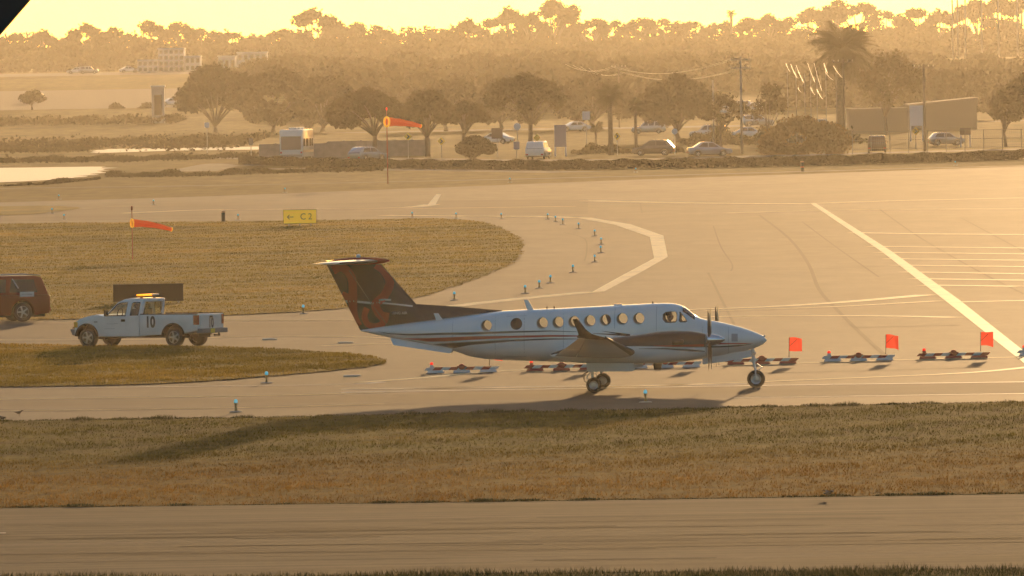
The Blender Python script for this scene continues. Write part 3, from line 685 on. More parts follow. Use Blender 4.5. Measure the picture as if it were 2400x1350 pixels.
# cabin floor and bulkhead
c = MB(); z0 = A(1400, 812).z; c.bbox((ci0+.3, -.66, z0-.04), (ci1-.5, .66, z0)); c.build('cabin_floor', mat('cabin_carpet', (.12, .10, .09), .9), plane)
# pilot
pil = thing('person', 'pilot in a white shirt and headset at the aeroplane cockpit side window', 'person', PB, PYAW)
M_SKIN = mat('skin', (.42, .25, .17), .6); M_SHIRT = mat('white_shirt', (.6, .6, .6), .8); M_HAIR = mat('dark_hair', (.02, .015, .012), .7)
def person_bust(root, at, face=1, skin=None, shirt=None):
    """seated upper body as one lofted surface, facing local +x times face"""
    c = MB(); secs = []
    for z, wx, wy, dx in [(0, .13, .19, -.02), (.12, .13, .18, -.02), (.3, .13, .2, 0), (.42, .12, .22, 0), (.48, .095, .2, 0), (.52, .07, .10, .005), (.55, .055, .058, .01), (.60, .055, .056, .02), (.63, .075, .06, .03), (.67, .092, .070, .032), (.72, .10, .075, .028), (.77, .098, .077, .02), (.82, .085, .07, .012), (.855, .05, .045, .01), (.865, .01, .01, .01)]:
        secs.append([Vector((face*(dx+wx*cos(a)+(.022 if abs(z-.70) < .035 and abs(a) < .2 else 0)), wy*sin(a), z)) for a in [2*pi*i/16 for i in range(16)]])
    c.loft(secs)
    o = c.build('body', [skin, shirt], root, smooth=True, loc=at)
    for pl in o.data.polygons:
        if pl.center.z < .52: pl.material_index = 1
    for sy in (-1, 1):
        c = MB(); c.tube([(0, sy*.2, .44), (face*.02, sy*.25, .3), (face*.1, sy*.25, .16), (face*.28, sy*.18, .2), (face*.38, sy*.14, .24), (face*.43, sy*.13, .25)], [.06, .055, .05, .042, .035, .03], 10); c.build('arm', shirt, o, smooth=True)
    c = MB(); c.lathe([(.1, 0), (.104, .04), (.09, .085), (.05, .115), (.01, .125)], (face*-.005, 0, .75), 'z', 16); c.build('hair', M_HAIR, o, smooth=True)
    return o
h = A(1568, 752, -.35); bo = person_bust(pil, (h.x-.0, -.36, h.z-.58), 1, M_SKIN, M_SHIRT)
for sy in (-1, 1):
    c = MB(); c.lathe([(.035, 0), (.035, .03)], (.03, sy*.09-.015, .71), 'y', 12); c.build('headset', M_BLK, bo)
# ------------------------------------------------------------------ vehicles
class Frame:
    def __init__(s, base, rz): s.M = Matrix.Translation(base) @ Matrix.Rotation(rz, 4, 'Z'); s.I = s.M.inverted()
    def px(s, x, y, ly=0.0):
        o = s.I @ Vector((0, 0, CAM_H)); d = s.I.to_3x3() @ ray(x, y); t = (ly-o.y)/d.y; p = o+d*t; return Vector((p.x, ly, p.z))
def road_wheel(par, x, y, r, wd, side, m_rim=None, spokes=6, name='wheel'):
    o = bpy.data.objects.new(name, None); C.objects.link(o); o.parent = par; o.location = (x, y, r); h = wd/2
    c = MB(); c.lathe([(r*.62, -h*.85), (r*.74, -h), (r*.9, -h*.97), (r*.985, -h*.75), (r, -h*.4), (r, h*.4), (r*.985, h*.75), (r*.9, h*.97), (r*.74, h), (r*.62, h*.85)], (0, 0, 0), 'y', 32, False); c.lathe([(.01, side*h*.2), (r*.66, side*h*.18)], (0, 0, 0), 'y', 24, False); c.build('tyre', M_RUB, o, smooth=40)
    c = MB(); s = side
    c.lathe([(r*.63, -h*.8), (r*.63, h*.8), (r*.58, h*.86)][::1] if s > 0 else [(r*.58, -h*.86), (r*.63, -h*.8), (r*.63, h*.8)], (0, 0, 0), 'y', 28, False)
    c.lathe([(r*.16, s*h*.3), (r*.16, s*h*.72), (.01, s*h*.76)], (0, 0, 0), 'y', 14, False)
    for k in range(spokes):
        a = 2*pi*k/spokes+.3; rot = Matrix.Rotation(a, 3, 'Y')
        c.box(rot @ Vector((0, s*h*.6, r*.37)), (r*.16, h*.25, r*.5), rot)
    c.build('rim', m_rim or M_ALU, o, smooth=30); return o
def arch(cx, cz, r, a0=0.0, a1=pi, n=12):
    return [(cx+r*cos(a0+(a1-a0)*i/n), cz+r*sin(a0+(a1-a0)*i/n)) for i in range(n+1)]
def side_extrude(c, poly, y0, y1): c.prism([(x, y0, z) for x, z in poly], (0, y1-y0, 0))

# --- pickup truck with the number 10
TB = G(411, 814.2); TYAW = R(180-28.7)
r_ = 0.365; tr = .84
fr0 = Frame(TB, TYAW)                       # frame at near rear wheel
TB2 = fr0.M @ Vector((0, -tr, 0)); truck = thing('pickup_truck', 'white extended cab pickup truck with amber roof light bar and number 10 on its side', 'pickup truck', (TB2.x, TB2.y, 0.012), TYAW)
tf = Frame(Vector((TB2.x, TB2.y, 0.012)), TYAW); T = lambda x, y, ly=1.0: tf.px(x/3.75, 580+y/3.75, ly)
M_TW = mat('truck_white', (.74, .75, .76), .3, coat=.5, noise=.04, scale=3)
M_TD = mat('dark_trim', (.015, .015, .015), .7, spec=.15); M_TG = mat('grey_bumper', (.20, .20, .21), .5)
M_AMB = mat('amber_lens', (.9, .35, .02), .2, trans=.6, emit=(1, .42, .02), estr=1.6); M_TAIL = mat('red_lens', (.35, .02, .015), .2, spec=.8)
M_IND = mat('amber_marker', (.75, .38, .03), .25); M_PLATE = mat('yellow_plate', (.75, .6, .04), .5); M_NUM = mat('black_vinyl', (.03, .03, .03), .5)
def V2(pts): return [(p.x, p.z) for p in pts]
xf = T(762, 800).x; xr = 0.0
HW = .98
zsill = .40; zrail = T(1500, 590).z; zbelt = T(1000, 607).z
xfront = T(600, 700).x; xseam = T(1222, 700).x; xtail = T(1728, 640).x
# front body: fenders, doors' lower half
poly = [(xseam+.012, zsill), (xseam+.012, zbelt+.0), (T(900,602).x, zbelt+.01), (T(850,590).x, T(850,590).z), (T(770,606).x, T(770,606).z), (T(700,628).x, T(700,628).z), (T(668,652).x, T(668,652).z), (T(652,690).x, T(652,690).z), (T(652,690).x, .50), (xf+.47, .44)] + arch(xf, r_+.03, .46, .12, pi-.12) + [(xf-.48, zsill)]
c = MB(); side_extrude(c, poly, -HW, HW); body = c.build('body', M_TW, truck, bevel=.05, smooth=40, seg=3)
# bed with an open load space
poly = [(xseam-.012, zsill+.02), (xr+.50, zsill+.06)] + arch(xr, r_+.03, .47, .12, pi-.12) + [(xr-.5, .52), (xtail, .60), (xtail, zrail), (xseam-.012, zrail)]
c = MB(); side_extrude(c, poly, -HW, HW); bed = c.build('bed', M_TW, None, bevel=.025, smooth=40)
c = MB(); c.bbox((xtail+.06, -HW+.1, .82), (xseam-.08, HW-.1, 2.0)); boolean(bed, c.build('cut', [])); bed.parent = truck
for sy in (-1, 1):
    c = MB(); c.bbox((xtail+.01, sy*(HW-.09), zrail+.001), (xseam-.03, sy*(HW-.005), zrail+.035)); c.build('bed_rail_cap', M_TD, truck, bevel=.01)
    for cx in (xf, xr):
        c = MB(); ar = arch(cx, r_+.03, .50, .05, pi-.05, 14); ai = arch(cx, r_+.03, .445, .05, pi-.05, 14)
        for a, b, d, e in zip(ar, ar[1:], ai, ai[1:]): c.hexa([(d[0], sy*(HW-.3), d[1]), (e[0], sy*(HW-.3), e[1]), (e[0], sy*(HW+.03), e[1]), (d[0], sy*(HW+.03), d[1]), (a[0], sy*(HW-.3), a[1]), (b[0], sy*(HW-.3), b[1]), (b[0], sy*(HW+.03), b[1]), (a[0], sy*(HW+.03), a[1])])
        c.build('wheel_arch_flare', M_TD, truck)
# cab: hollow shell with window openings
cabp = [(T(905,602).x, zbelt), (T(1010,478).x, T(1010,478).z-.02), (T(1060,458).x, T(1060,458).z), (T(1120,449).x, T(1120,449).z+.01), (T(1245,452).x, T(1245,452).z), (xseam+.04, zbelt)]
def taper(poly, hw_b, hw_t, inset=0):
    z0, z1 = min(z for _, z in poly), max(z for _, z in poly); a = []; b = []
    for x, z in poly:
        q = hw_b+(hw_t-hw_b)*(z-z0)/(z1-z0)-inset; a.append((x, -q, z)); b.append((x, q, z))
    return a, b
def taper_prism(poly, hb, ht, inset=0):
    a, b = taper(poly, hb, ht, inset); n = len(a); c = MB()
    return c.add(a+b, [tuple(range(n-1, -1, -1)), tuple(range(n, 2*n))]+[(i, (i+1) % n, n+(i+1) % n, n+i) for i in range(n)])
cab = taper_prism(cabp, .93, .74).build('cab', M_TW, None, bevel=.045, smooth=45, seg=3)
ctr = (sum(x for x, _ in cabp)/6, sum(z for _, z in cabp)/6)
inn = [(ctr[0]+(x-ctr[0])*.955, zbelt+.0+(z-zbelt)*.94-(.02 if z < zbelt+.01 else 0)) for x, z in cabp]
boolean(cab, taper_prism(inn, .90, .68).build('cut', []))
W1 = V2([T(930,600), T(1010,500), T(1040,488), T(1097,484), T(1092,602)]); W2 = V2([T(1133,597), T(1138,495), T(1150,485), T(1205,484), T(1208,490), T(1203,596)])
for wq in (W1, W2):
    c = MB(); c.prism([(x, -1.3, z) for x, z in wq], (0, 2.6, 0)); boolean(cab, c.build('cut', []))
zr0, zr1 = zbelt+.06, T(1255,474).z-.02
c = MB(); c.bbox((xseam-.4, -.66, zr0), (xseam+.35, .66, zr1)); boolean(cab, c.build('cut', []))
c = MB(); c.prism([(cabp[0][0]-.22, -.78, zbelt+.06), (cabp[0][0]+.4, -.78, zbelt+.06), (cabp[1][0]+.2, -.66, cabp[2][1]-.10), (cabp[1][0]-.3, -.66, cabp[2][1]-.10)], (0, 0, .001))
c = MB(); c.hexa([(cabp[0][0]-.20, -.8, zbelt+.05), (cabp[0][0]+.3, -.8, zbelt+.05), (cabp[0][0]+.3, .8, zbelt+.05), (cabp[0][0]-.20, .8, zbelt+.05), (cabp[1][0]-.18, -.66, cabp[2][1]-.09), (cabp[1][0]+.3, -.66, cabp[2][1]-.09), (cabp[1][0]+.3, .66, cabp[2][1]-.09), (cabp[1][0]-.18, .66, cabp[2][1]-.09)]); boolean(cab, c.build('cut', []))
shade(cab.data, 40); cab.parent = truck
M_CABG = glass('truck_glass', (.78, .82, .78)); M_GRUB = mat('window_rubber', (.015, .015, .015), .6)
zt_ = max(z for _, z in cabp)
def hwz(z): return .93+(.74-.93)*(z-zbelt)/(zt_-zbelt)
for sy in (-1, 1):
    for wq, nm in ((W1, 'door_window'), (W2, 'quarter_window')):
        c = MB(); pts = [(x, sy*(hwz(z)-.022), z) for x, z in wq]; c.add(pts, [tuple(range(len(pts)))]); g_ = c.build(nm, M_CABG, truck)
        c = MB(); p2 = [(x, sy*(hwz(z)-.004), z) for x, z in wq]; c.tube(p2+[p2[0]], .016, 6); c.build('window_seal', M_GRUB, g_)
c = MB(); c.add([(xseam+.045, -.70, zr0-.03), (xseam+.045, .70, zr0-.03), (xseam+.075, .66, zr1+.02), (xseam+.075, -.66, zr1+.02)], [(0,1,2,3)]); g_ = c.build('rear_window', M_CABG, truck)
c = MB(); q = [(xseam+.022, -.68, zr0), (xseam+.022, .68, zr0), (xseam+.03, .66, zr1), (xseam+.03, -.66, zr1)]; c.tube(q+[q[0]], .02, 6); c.build('window_seal', M_GRUB, g_)
c = MB(); c.add([(cabp[0][0]-.05, -.8, zbelt+.04), (cabp[0][0]-.05, .8, zbelt+.04), (cabp[1][0]-.03, .67, cabp[2][1]-.06), (cabp[1][0]-.03, -.67, cabp[2][1]-.06)], [(0,1,2,3)]); c.build('windscreen', M_CABG, truck)
# door skins with handle, seam, faded lettering bars
for sy in (-1, 1):
    xa, xb = T(912, 600).x, T(1112, 600).x; xc = xseam+.03
    for x0, x1, nm in ((xa, xb+.008, 'front_door'), (xb-.008, xc, 'rear_door')):
        c = MB(); side_extrude(c, [(x0, zsill+.06), (x0, zbelt-.01), (x1, zbelt-.01), (x1, zsill+.06)], sy*(HW-.03), sy*(HW+.006)); d = c.build(nm, M_TW, truck, bevel=.006)
        if nm == 'front_door':
            p = T(1080, 642); c = MB(); c.box((p.x, sy*(HW+.012), p.z), (.17, .03, .09)); c.build('door_handle', M_TD, d, bevel=.008)
            for zz, w0, w1 in ((672, 935, 1000), (668, 1000, 1035), (715, 915, 1010)):
                a, b = T(w0, zz), T(w1, zz); c = MB(); c.bbox((a.x, sy*(HW+.0065), a.z-.008), (b.x, sy*(HW+.0085), a.z+.008)); c.build('faded_lettering', mat('faded_grey', (.45, .46, .48), .6), d)
    p = T(840, 655); c = MB(); c.box((p.x, sy*(HW+.004), p.z), (.14, .012, .04)); c.build('fender_badge', M_TG, truck)
    p = T(940, 590); c = MB(); c.box((p.x-.0, sy*(HW+.10), p.z+.05), (.10, .17, .22)); c.build('door_mirror', M_TD, truck, bevel=.02)
    q = T(1318, 660); Mx = Matrix.Translation((q.x, sy*(HW+.005), q.z)) @ Matrix.Rotation(pi if sy > 0 else 0, 4, 'Z') @ Matrix.Rotation(pi/2, 4, 'X')
    textmesh('side_number', '10', .56, M_NUM, truck, Mx, .003, .72, 1.05, .022)
    for cx in (xf, xr):
        c = MB(); c.bbox((cx-.44, sy*.25, .36), (cx+.44, sy*.58, .84)); c.build('wheel_well', M_TD, truck)
    # lamps
    c = MB(); a = T(1742, 640); c.bbox((xtail-.012, sy*(HW-.16), a.z-.17), (xtail+.16, sy*(HW+.008), a.z+.19)); c.build('tail_lamp', M_TAIL, truck, bevel=.015)
    c = MB(); a = T(655, 680); c.bbox((a.x-.13, sy*(HW-.22), a.z-.11), (a.x+.05, sy*(HW+.006), a.z+.11)); c.build('indicator_lamp', M_IND, truck, bevel=.02)
    c = MB(); a = T(655, 680); c.bbox((a.x-.10, sy*.42, a.z-.10), (a.x+.06, sy*(HW-.23), a.z+.10)); c.build('headlight', M_CHROME, truck, bevel=.02)
    road_wheel(truck, xf, sy*tr, r_, .25, sy, M_ALU, 5); road_wheel(truck, xr, sy*tr, r_, .25, sy, M_ALU, 5)
    c = MB(); c.bbox((xr-.42, sy*(HW-.35), .42), (xr+.42, sy*(HW-.05), .47)); 
c = MB(); c.bbox((xf-.6, -.7, .30), (xf+.55, .7, .62)); c.bbox((xr-.75, -.45, .34), (xf-.6, .45, .48)); c.tube([(xr, -.8, r_), (xr, .8, r_)], .06, 8); c.build('chassis', M_TD, truck)
xg = T(652, 690).x
c = MB(); c.hexa([(xg-.05, -.90, .70), (xfront-.05, -.84, .70), (xfront-.05, .84, .70), (xg-.05, .90, .70), (xg-.05, -.86, T(668,652).z-.03), (xg+.03, -.80, T(668,652).z-.05), (xg+.03, .80, T(668,652).z-.05), (xg-.05, .86, T(668,652).z-.03)]); c.build('grille', M_TD, truck, bevel=.02)
c = MB(); c.hexa([(xg-.06, -.96, .43), (xfront-.10, -.90, .45), (xfront-.10, .90, .45), (xg-.06, .96, .43), (xg-.06, -.97, .69), (xfront, -.90, .69), (xfront, .90, .69), (xg-.06, .97, .69)]); c.build('front_bumper', M_TG, truck, bevel=.03)
tg = [(xtail-.035, -.76, .66), (xtail+.0, -.76, .66), (xtail+.0, .76, .66), (xtail-.035, .76, .66), (xtail-.035, -.76, zrail-.02), (xtail, -.76, zrail-.02), (xtail, .76, zrail-.02), (xtail-.035, .76, zrail-.02)]
c = MB(); c.hexa(tg); gate = c.build('tailgate', M_TW, truck, bevel=.01)
Mx = Matrix.Translation((xtail-.038, .0, zrail-.34)) @ Matrix.Rotation(-pi/2, 4, 'Z') @ Matrix.Rotation(pi/2, 4, 'X'); textmesh('tailgate_number', '10', .50, M_NUM, gate, Mx, .003, .72, 1.05, .02)
c = MB(); c.box((xtail-.045, 0, zrail-.1), (.025, .2, .07)); c.build('gate_handle', M_TD, gate, bevel=.01)
c = MB(); c.bbox((xtail-.20, -.95, .50), (xtail+.05, .95, .68)); bmp = c.build('rear_bumper', M_TG, truck, bevel=.03)
c = MB(); c.box((xtail-.207, .18, .59), (.012, .30, .15)); c.build('licence_plate', M_PLATE, bmp)
c = MB(); c.box((xtail-.28, 0, .42), (.25, .07, .06)); c.tube([(xtail-.36, 0, .43), (xtail-.36, 0, .52)], .03, 8); c.build('tow_hitch', M_TD, truck)
ztop = zt_; lx = (T(1180, 450).x)
c = MB(); c.bbox((lx-.14, -.62, ztop+.035), (lx+.14, .62, ztop+.07)); c.bbox((lx-.05, -.5, ztop-.02), (lx+.05, -.44, ztop+.04)); c.bbox((lx-.05, .44, ztop-.02), (lx+.05, .5, ztop+.04)); lb = c.build('light_bar', M_TD, truck)
for y0, y1, m in ((.14, .62, M_AMB), (-.10, .13, M_AMB), (-.62, -.11, mat('clear_lens', (.5,.5,.48), .15))):
    c = MB(); c.bbox((lx-.135, y0, ztop+.071), (lx+.135, y1, ztop+.14)); c.build('lens', m, lb, bevel=.025)
M_SEAT = mat('seat_cloth', (.10, .095, .09), .9)
for sy in (-.42, .42):
    c = MB(); x0 = T(1120, 600).x; c.bbox((x0-.12, sy-.25, zbelt-.15), (x0+.02, sy+.25, zbelt+.28)); c.bbox((x0-.10, sy-.13, zbelt+.30), (x0-.02, sy+.13, zbelt+.46)); c.build('seat', M_SEAT, truck, bevel=.03)
c = MB(); sx = T(985, 600).x; pts = [(sx-.1*sin(a)*.4, .42+.19*cos(a), zbelt+.10+.19*sin(a)) for a in [2*pi*i/18 for i in range(19)]]; c.tube(pts, .018, 6); c.build('steering_wheel', M_TD, truck)
drv = thing('person', 'driver in a dark shirt at the wheel of the white pickup truck', 'person', (TB2.x, TB2.y, 0.012), TYAW)
person_bust(drv, (T(1080, 600).x, .42, zbelt-.32), 1, M_SKIN, mat('dark_shirt', (.05, .05, .06), .8))

# --- generic body-on-wheels for the other cars
def car(name, label, loc, rz, L, wd, H, prof, glasses, paint, cat='car', group=None, wr=.33, wb=None, rear_lamps=True, gm=None, detail=True, hatch=False):
    """prof: list of (x,z) roofline from tail to nose, x in 0..1 of length, z in 0..1 of height; origin mid-length on ground, facing +x"""
    t = thing(name, label, cat, loc, rz, group); gm = gm or M_SMOKE
    wb = wb or L*.58; xa, xb = -wb/2-.0, wb/2
    X = lambda u: -L/2+u*L
    zb = .27*1.0; belt = .58*H
    low = [(X(u), z*H) for u, z in prof if z*H <= belt+.02]
    poly = [(X(0)+.03, zb+.08)] + [(X(u), min(z*H, belt)) for u, z in prof] + [(X(1)-.03, zb+.06), (xb+wr+.1, zb)] + arch(xb, wr, wr+.07, 0, pi, 8) + [(xb-wr-.1, zb), (xa+wr+.1, zb)] + arch(xa, wr, wr+.07, 0, pi, 8) + [(xa-wr-.1, zb)]
    # drop duplicate belt points
    pl = []
    for p in poly:
        if not pl or (abs(p[0]-pl[-1][0])+abs(p[1]-pl[-1][1])) > 1e-3: pl.append(p)
    c = MB(); side_extrude(c, pl, -wd/2, wd/2); c.build('body', paint, t, bevel=.05, smooth=45)
    up = [(X(u), z*H) for u, z in prof if z*H > belt-.01]
    i0 = max(i for i, (u, z) in enumerate(prof) if i+1 < len(prof) and z*H <= belt < prof[i+1][1]*H) if any(z*H <= belt for _, z in prof[:1]) else None
    pts = [(X(u), z*H) for u, z in prof]; g = []
    for a, b in zip(pts, pts[1:]):
        if (a[1]-belt)*(b[1]-belt) < 0:
            k = (belt-a[1])/(b[1]-a[1]); g.append((a[0]+k*(b[0]-a[0]), belt-.002))
        if b[1] > belt: g.append(b)
    xs_ = sorted(g, key=lambda p: p[1])[:2]; 
    hb, ht = wd/2-.03, wd/2-.17
    taper_prism(g, hb, ht).build('cabin', paint, t, bevel=.04, smooth=45)
    z0, z1 = belt, max(p[1] for p in g)
    def hz_(z): return hb+(ht-hb)*(z-z0)/(z1-z0)
    for q in glasses:                       # side panes, fractions of the length and height
        for sy in (-1, 1):
            c = MB(); pp = [(X(u), sy*(hz_(z*H)+.004), z*H) for u, z in q]; c.prism(pp, (0, sy*.006, 0)); c.build('side_window', gm, t)
    gx = [p for p in g]
    for (a, b, nm) in ((g[0], g[1], 'rear_window'), (g[-1], g[-2], 'windscreen')):
        d = Vector((b[0]-a[0], 0, b[1]-a[1])); n_ = Vector((-d.z, 0, d.x)).normalized()*(1 if nm == 'rear_window' else -1); 
        lo = Vector((a[0], 0, a[1]))+d*.12+n_*.006; hi = Vector((a[0], 0, a[1]))+d*.86+n_*.006
        c = MB(); wl, wh = hz_(lo.z)-.09, hz_(hi.z)-.07
        c.prism([(lo.x, -wl, lo.z), (lo.x, wl, lo.z), (hi.x, wh, hi.z), (hi.x, -wh, hi.z)], n_*.006); c.build(nm, gm, t)
    for sy in (-1, 1):
        zl = prof[0][1]*H*.8 if prof[0][1]*H < belt else belt*.86
        c = MB(); c.bbox((X(0)-.012, sy*(wd/2-.30), min(zl, belt)-.10), (X(0)+.05, sy*(wd/2-.04), min(zl, belt)+.04)); c.build('tail_lamp', M_TAIL, t)
        c = MB(); zn = prof[-1][1]*H*.9; c.bbox((X(1)-.06, sy*(wd/2-.36), zn-.10), (X(1)+.012, sy*(wd/2-.06), zn+.02)); c.build('headlight', M_CHROME, t)
        for cx in (xa, xb):
            road_wheel(t, cx, sy*(wd/2-.12), wr, .22, sy, M_ALU, 5)
        c = MB(); c.box((X(.68), sy*(wd/2+.07), belt+.06), (.12, .14, .12)); c.build('door_mirror', paint, t, bevel=.02)
    c = MB(); c.bbox((X(0)+.2, -wd/2+.2, .2), (X(1)-.2, wd/2-.2, .34)); c.build('underbody', M_TD, t)
    return t
P_SUV = [(0, .35), (.0, .56), (.015, .60), (.06, .96), (.12, 1.0), (.55, 1.0), (.62, .96), (.74, .60), (.97, .52), (1, .38)]
G_SUV = [[(.10, .64), (.125, .92), (.30, .93), (.32, .64)], [(.35, .64), (.34, .93), (.48, .93), (.49, .64)], [(.52, .64), (.51, .93), (.58, .92), (.685, .64)]]
P_SED = [(0, .42), (.01, .60), (.14, .66), (.30, .97), (.38, 1.0), (.50, 1.0), (.58, .95), (.74, .63), (.97, .50), (1, .36)]
G_SED = [[(.22, .66), (.33, .92), (.44, .93), (.44, .65)], [(.46, .65), (.46, .93), (.57, .91), (.68, .65)]]
P_HATCH = [(0, .38), (.0, .56), (.02, .62), (.14, .95), (.24, 1.0), (.5, 1.0), (.58, .96), (.75, .62), (.97, .50), (1, .36)]
G_HATCH = [[(.13, .65), (.20, .90), (.40, .93), (.40, .65)], [(.42, .65), (.42, .93), (.57, .92), (.69, .65)]]

# --- dark red sport utility vehicle at the left edge (wheel, door seams and trims of its own)
M_MAR = mat('maroon_paint', (.21, .009, .007), .35, spec=.2)
sb = G(53, 755); syaw = R(180+14); q = Matrix.Rotation(syaw, 3, 'Z')
SL, SWd, SH = 5.3, 2.05, 1.88; swb = 3.0
off = q @ Vector((swb/2, -.90, 0)); suv = car('sport_utility_vehicle', 'dark red sport utility vehicle half out of frame with white door magnet', (sb.x+off.x, sb.y+off.y, .012), syaw, SL, SWd, SH, P_SUV, G_SUV, M_MAR, 'suv', None, .40, swb)
c = MB(); c.bbox((-.2-1.05, 1.03, 1.06), (.2-1.2, 1.04, 1.07)); 
sf = Frame(Vector((sb.x+off.x, sb.y+off.y, .012)), syaw)
for sy in (-1, 1):
    a, b = sf.px(46.5, 684, 1.03), sf.px(80, 695, 1.03)
    c = MB(); c.bbox((a.x, sy*1.026, b.z), (b.x, sy*1.031, a.z)); mg = c.build('magnet_sign', mat('white_vinyl', (.62, .62, .62), .6), suv)
    for k, (u0, u1) in enumerate(((.1, .5), (.5, .88))):
        c = MB(); c.bbox((a.x+(b.x-a.x)*u0, sy*1.0315, b.z+(a.z-b.z)*(.40-.04*k)), (a.x+(b.x-a.x)*u1, sy*1.0325, b.z+(a.z-b.z)*(.52+.04*k))); c.build('faded_lettering', mat('faded_ink', (.30, .30, .34), .7), mg)
    a, b = sf.px(29, 654, .95), sf.px(43, 676, 1.0); c = MB(); c.tube([(a.x, sy*.90, a.z), (b.x, sy*1.0, b.z)], .03, 6); c.build('pillar_trim', M_ALU, suv)
    c = MB(); c.tube([(-2.3, sy*.78, SH+.015), (-1.9, sy*.78, SH+.05), (.3, sy*.76, SH+.05), (.5, sy*.76, SH)], .02, 6); c.build('roof_rail', M_ALU, suv)
# --- traffic on the road beyond the fence
RG = 'vehicles on the road beyond the fence'
def ground_at(x, Y): return GT(x, Y)
def far_car(name, label, x, Y, deg, kind, paint, L, wd, H, cat='car', wr=.32):
    p = GT(x, Y); pr, gl = {'suv': (P_SUV, G_SUV), 'sedan': (P_SED, G_SED), 'hatch': (P_HATCH, G_HATCH)}[kind]
    return car(name, label, (p.x, p.y, p.z+.02), R(deg), L, wd, H, pr, gl, paint, cat, RG, wr)
M_SIL = mat('silver_paint', (.45, .45, .46), .2, metal=.6, coat=.6); M_BLUG = mat('pale_blue_paint', (.30, .33, .40), .2, metal=.4, coat=.7); M_DKC = mat('dark_grey_paint', (.05, .045, .045), .22, coat=.7); M_BRN = mat('brown_paint', (.10, .05, .035), .25, coat=.7); M_WC = mat('white_car_paint', (.7, .7, .7), .25, coat=.5)
far_car('hatchback', 'silver crossover with glinting tail on the road beside the motorhome', 862, 1330, 48, 'hatch', M_SIL, 4.3, 1.8, 1.55)
far_car('van', 'white van seen from behind between hedge and billboard', 1262, 1325, 80, 'suv', M_WC, 4.8, 1.95, 1.85, 'van')
far_car('sedan', 'dark grey car with bright glints under the large hazy tree', 1531, 1345, 172, 'hatch', M_DKC, 4.4, 1.8, 1.65)
far_car('sedan', 'pale blue sedan showing only its roof above the hedge', 1663, 1320, 8, 'sedan', M_BLUG, 4.6, 1.8, 1.55)
far_car('sport_utility_vehicle', 'brown sport utility vehicle seen from behind right of the large bush', 2056, 1335, 88, 'suv', M_BRN, 4.8, 1.95, 1.8, 'suv')
far_car('hatchback', 'grey hatchback faint behind the chain link fence', 2218, 1420, 10, 'hatch', M_SIL, 3.9, 1.75, 1.5)
# --- motorhome
p = GT(696, 1335); rv = thing('motorhome', 'large white motorhome seen from behind with dark rear panel', 'motorhome', (p.x, p.y, .02), R(83), RG)
rh = 3.45
c = MB(); c.bbox((-4.2, -1.22, .55), (4.2, 1.22, rh)); c.build('body', mat('motorhome_white', (.72, .72, .72), .25, coat=.6), rv, bevel=.12, smooth=40, seg=3)
c = MB(); c.bbox((-4.225, -1.05, 1.35), (-4.19, 1.05, 2.75)); c.build('rear_panel', mat('dusky_panel', (.16, .13, .13), .4), rv, bevel=.03)
c = MB(); c.bbox((-4.24, -1.15, .45), (-4.1, 1.15, .85)); c.build('rear_bumper', M_TG, rv, bevel=.03)
for sy in (-1, 1):
    c = MB(); c.bbox((-4.235, sy*.98, .95), (-4.19, sy*1.16, 1.15)); c.build('tail_lamp', M_TAIL, rv)
    for x in (-2.6, 2.6): road_wheel(rv, x, sy*1.05, .45, .28, sy, M_ALU, 6)
    for x0, x1 in ((-3.6, -2.4), (-1.6, .2), (1.0, 2.2), (2.8, 3.7)):
        c = MB(); c.bbox((x0, sy*1.215, 1.7), (x1, sy*1.23, 2.5)); c.build('side_window', M_SMOKE, rv)
    c = MB(); c.bbox((-4.0, sy*1.216, 1.05), (4.0, sy*1.226, 1.30)); c.build('side_stripe', mat('tan_stripe', (.3, .2, .12), .4), rv)
for x in (-2.5, .5, 2.6):
    c = MB(); c.bbox((x-.45, -.4, rh-.01), (x+.45, .4, rh+.22)); c.build('roof_unit', M_WC, rv, bevel=.05)
c = MB(); c.bbox((-3.9, -.9, .3), (3.9, .9, .56)); c.build('chassis', M_TD, rv)
# ------------------------------------------------------------------ airfield furniture
# --- blue taxiway edge lights
M_BLUE = mat('blue_lens', (.05, .40, .55), .1, spec=.8, trans=.5, emit=(.25, .75, .85), estr=.35)
M_STEM = mat('ochre_stem', (.30, .19, .05), .5); M_PLT = mat('galvanised_plate', (.32, .31, .29), .5, metal=.4)
def make_light(label, loc):
    t = thing('taxiway_light', label, 'taxiway light', loc, 0, 'blue taxiway edge lights')
    c = MB(); c.lathe([(.20, 0), (.20, .015), (.17, .028), (.07, .04)], (0, 0, 0), 'z', 14); c.build('base_plate', M_PLT, t, smooth=40)
    c = MB(); c.lathe([(.05, .03), (.045, .08), (.032, .1), (.036, .22), (.055, .25), (.055, .27)], (0, 0, 0), 'z', 10); c.build('stem', M_STEM, t, smooth=40)
    c = MB(); c.lathe([(.05, .27), (.058, .30), (.055, .345), (.038, .375), (.008, .385)], (0, 0, 0), 'z', 12); c.build('lens', M_BLUE, t, smooth=True)
    return t
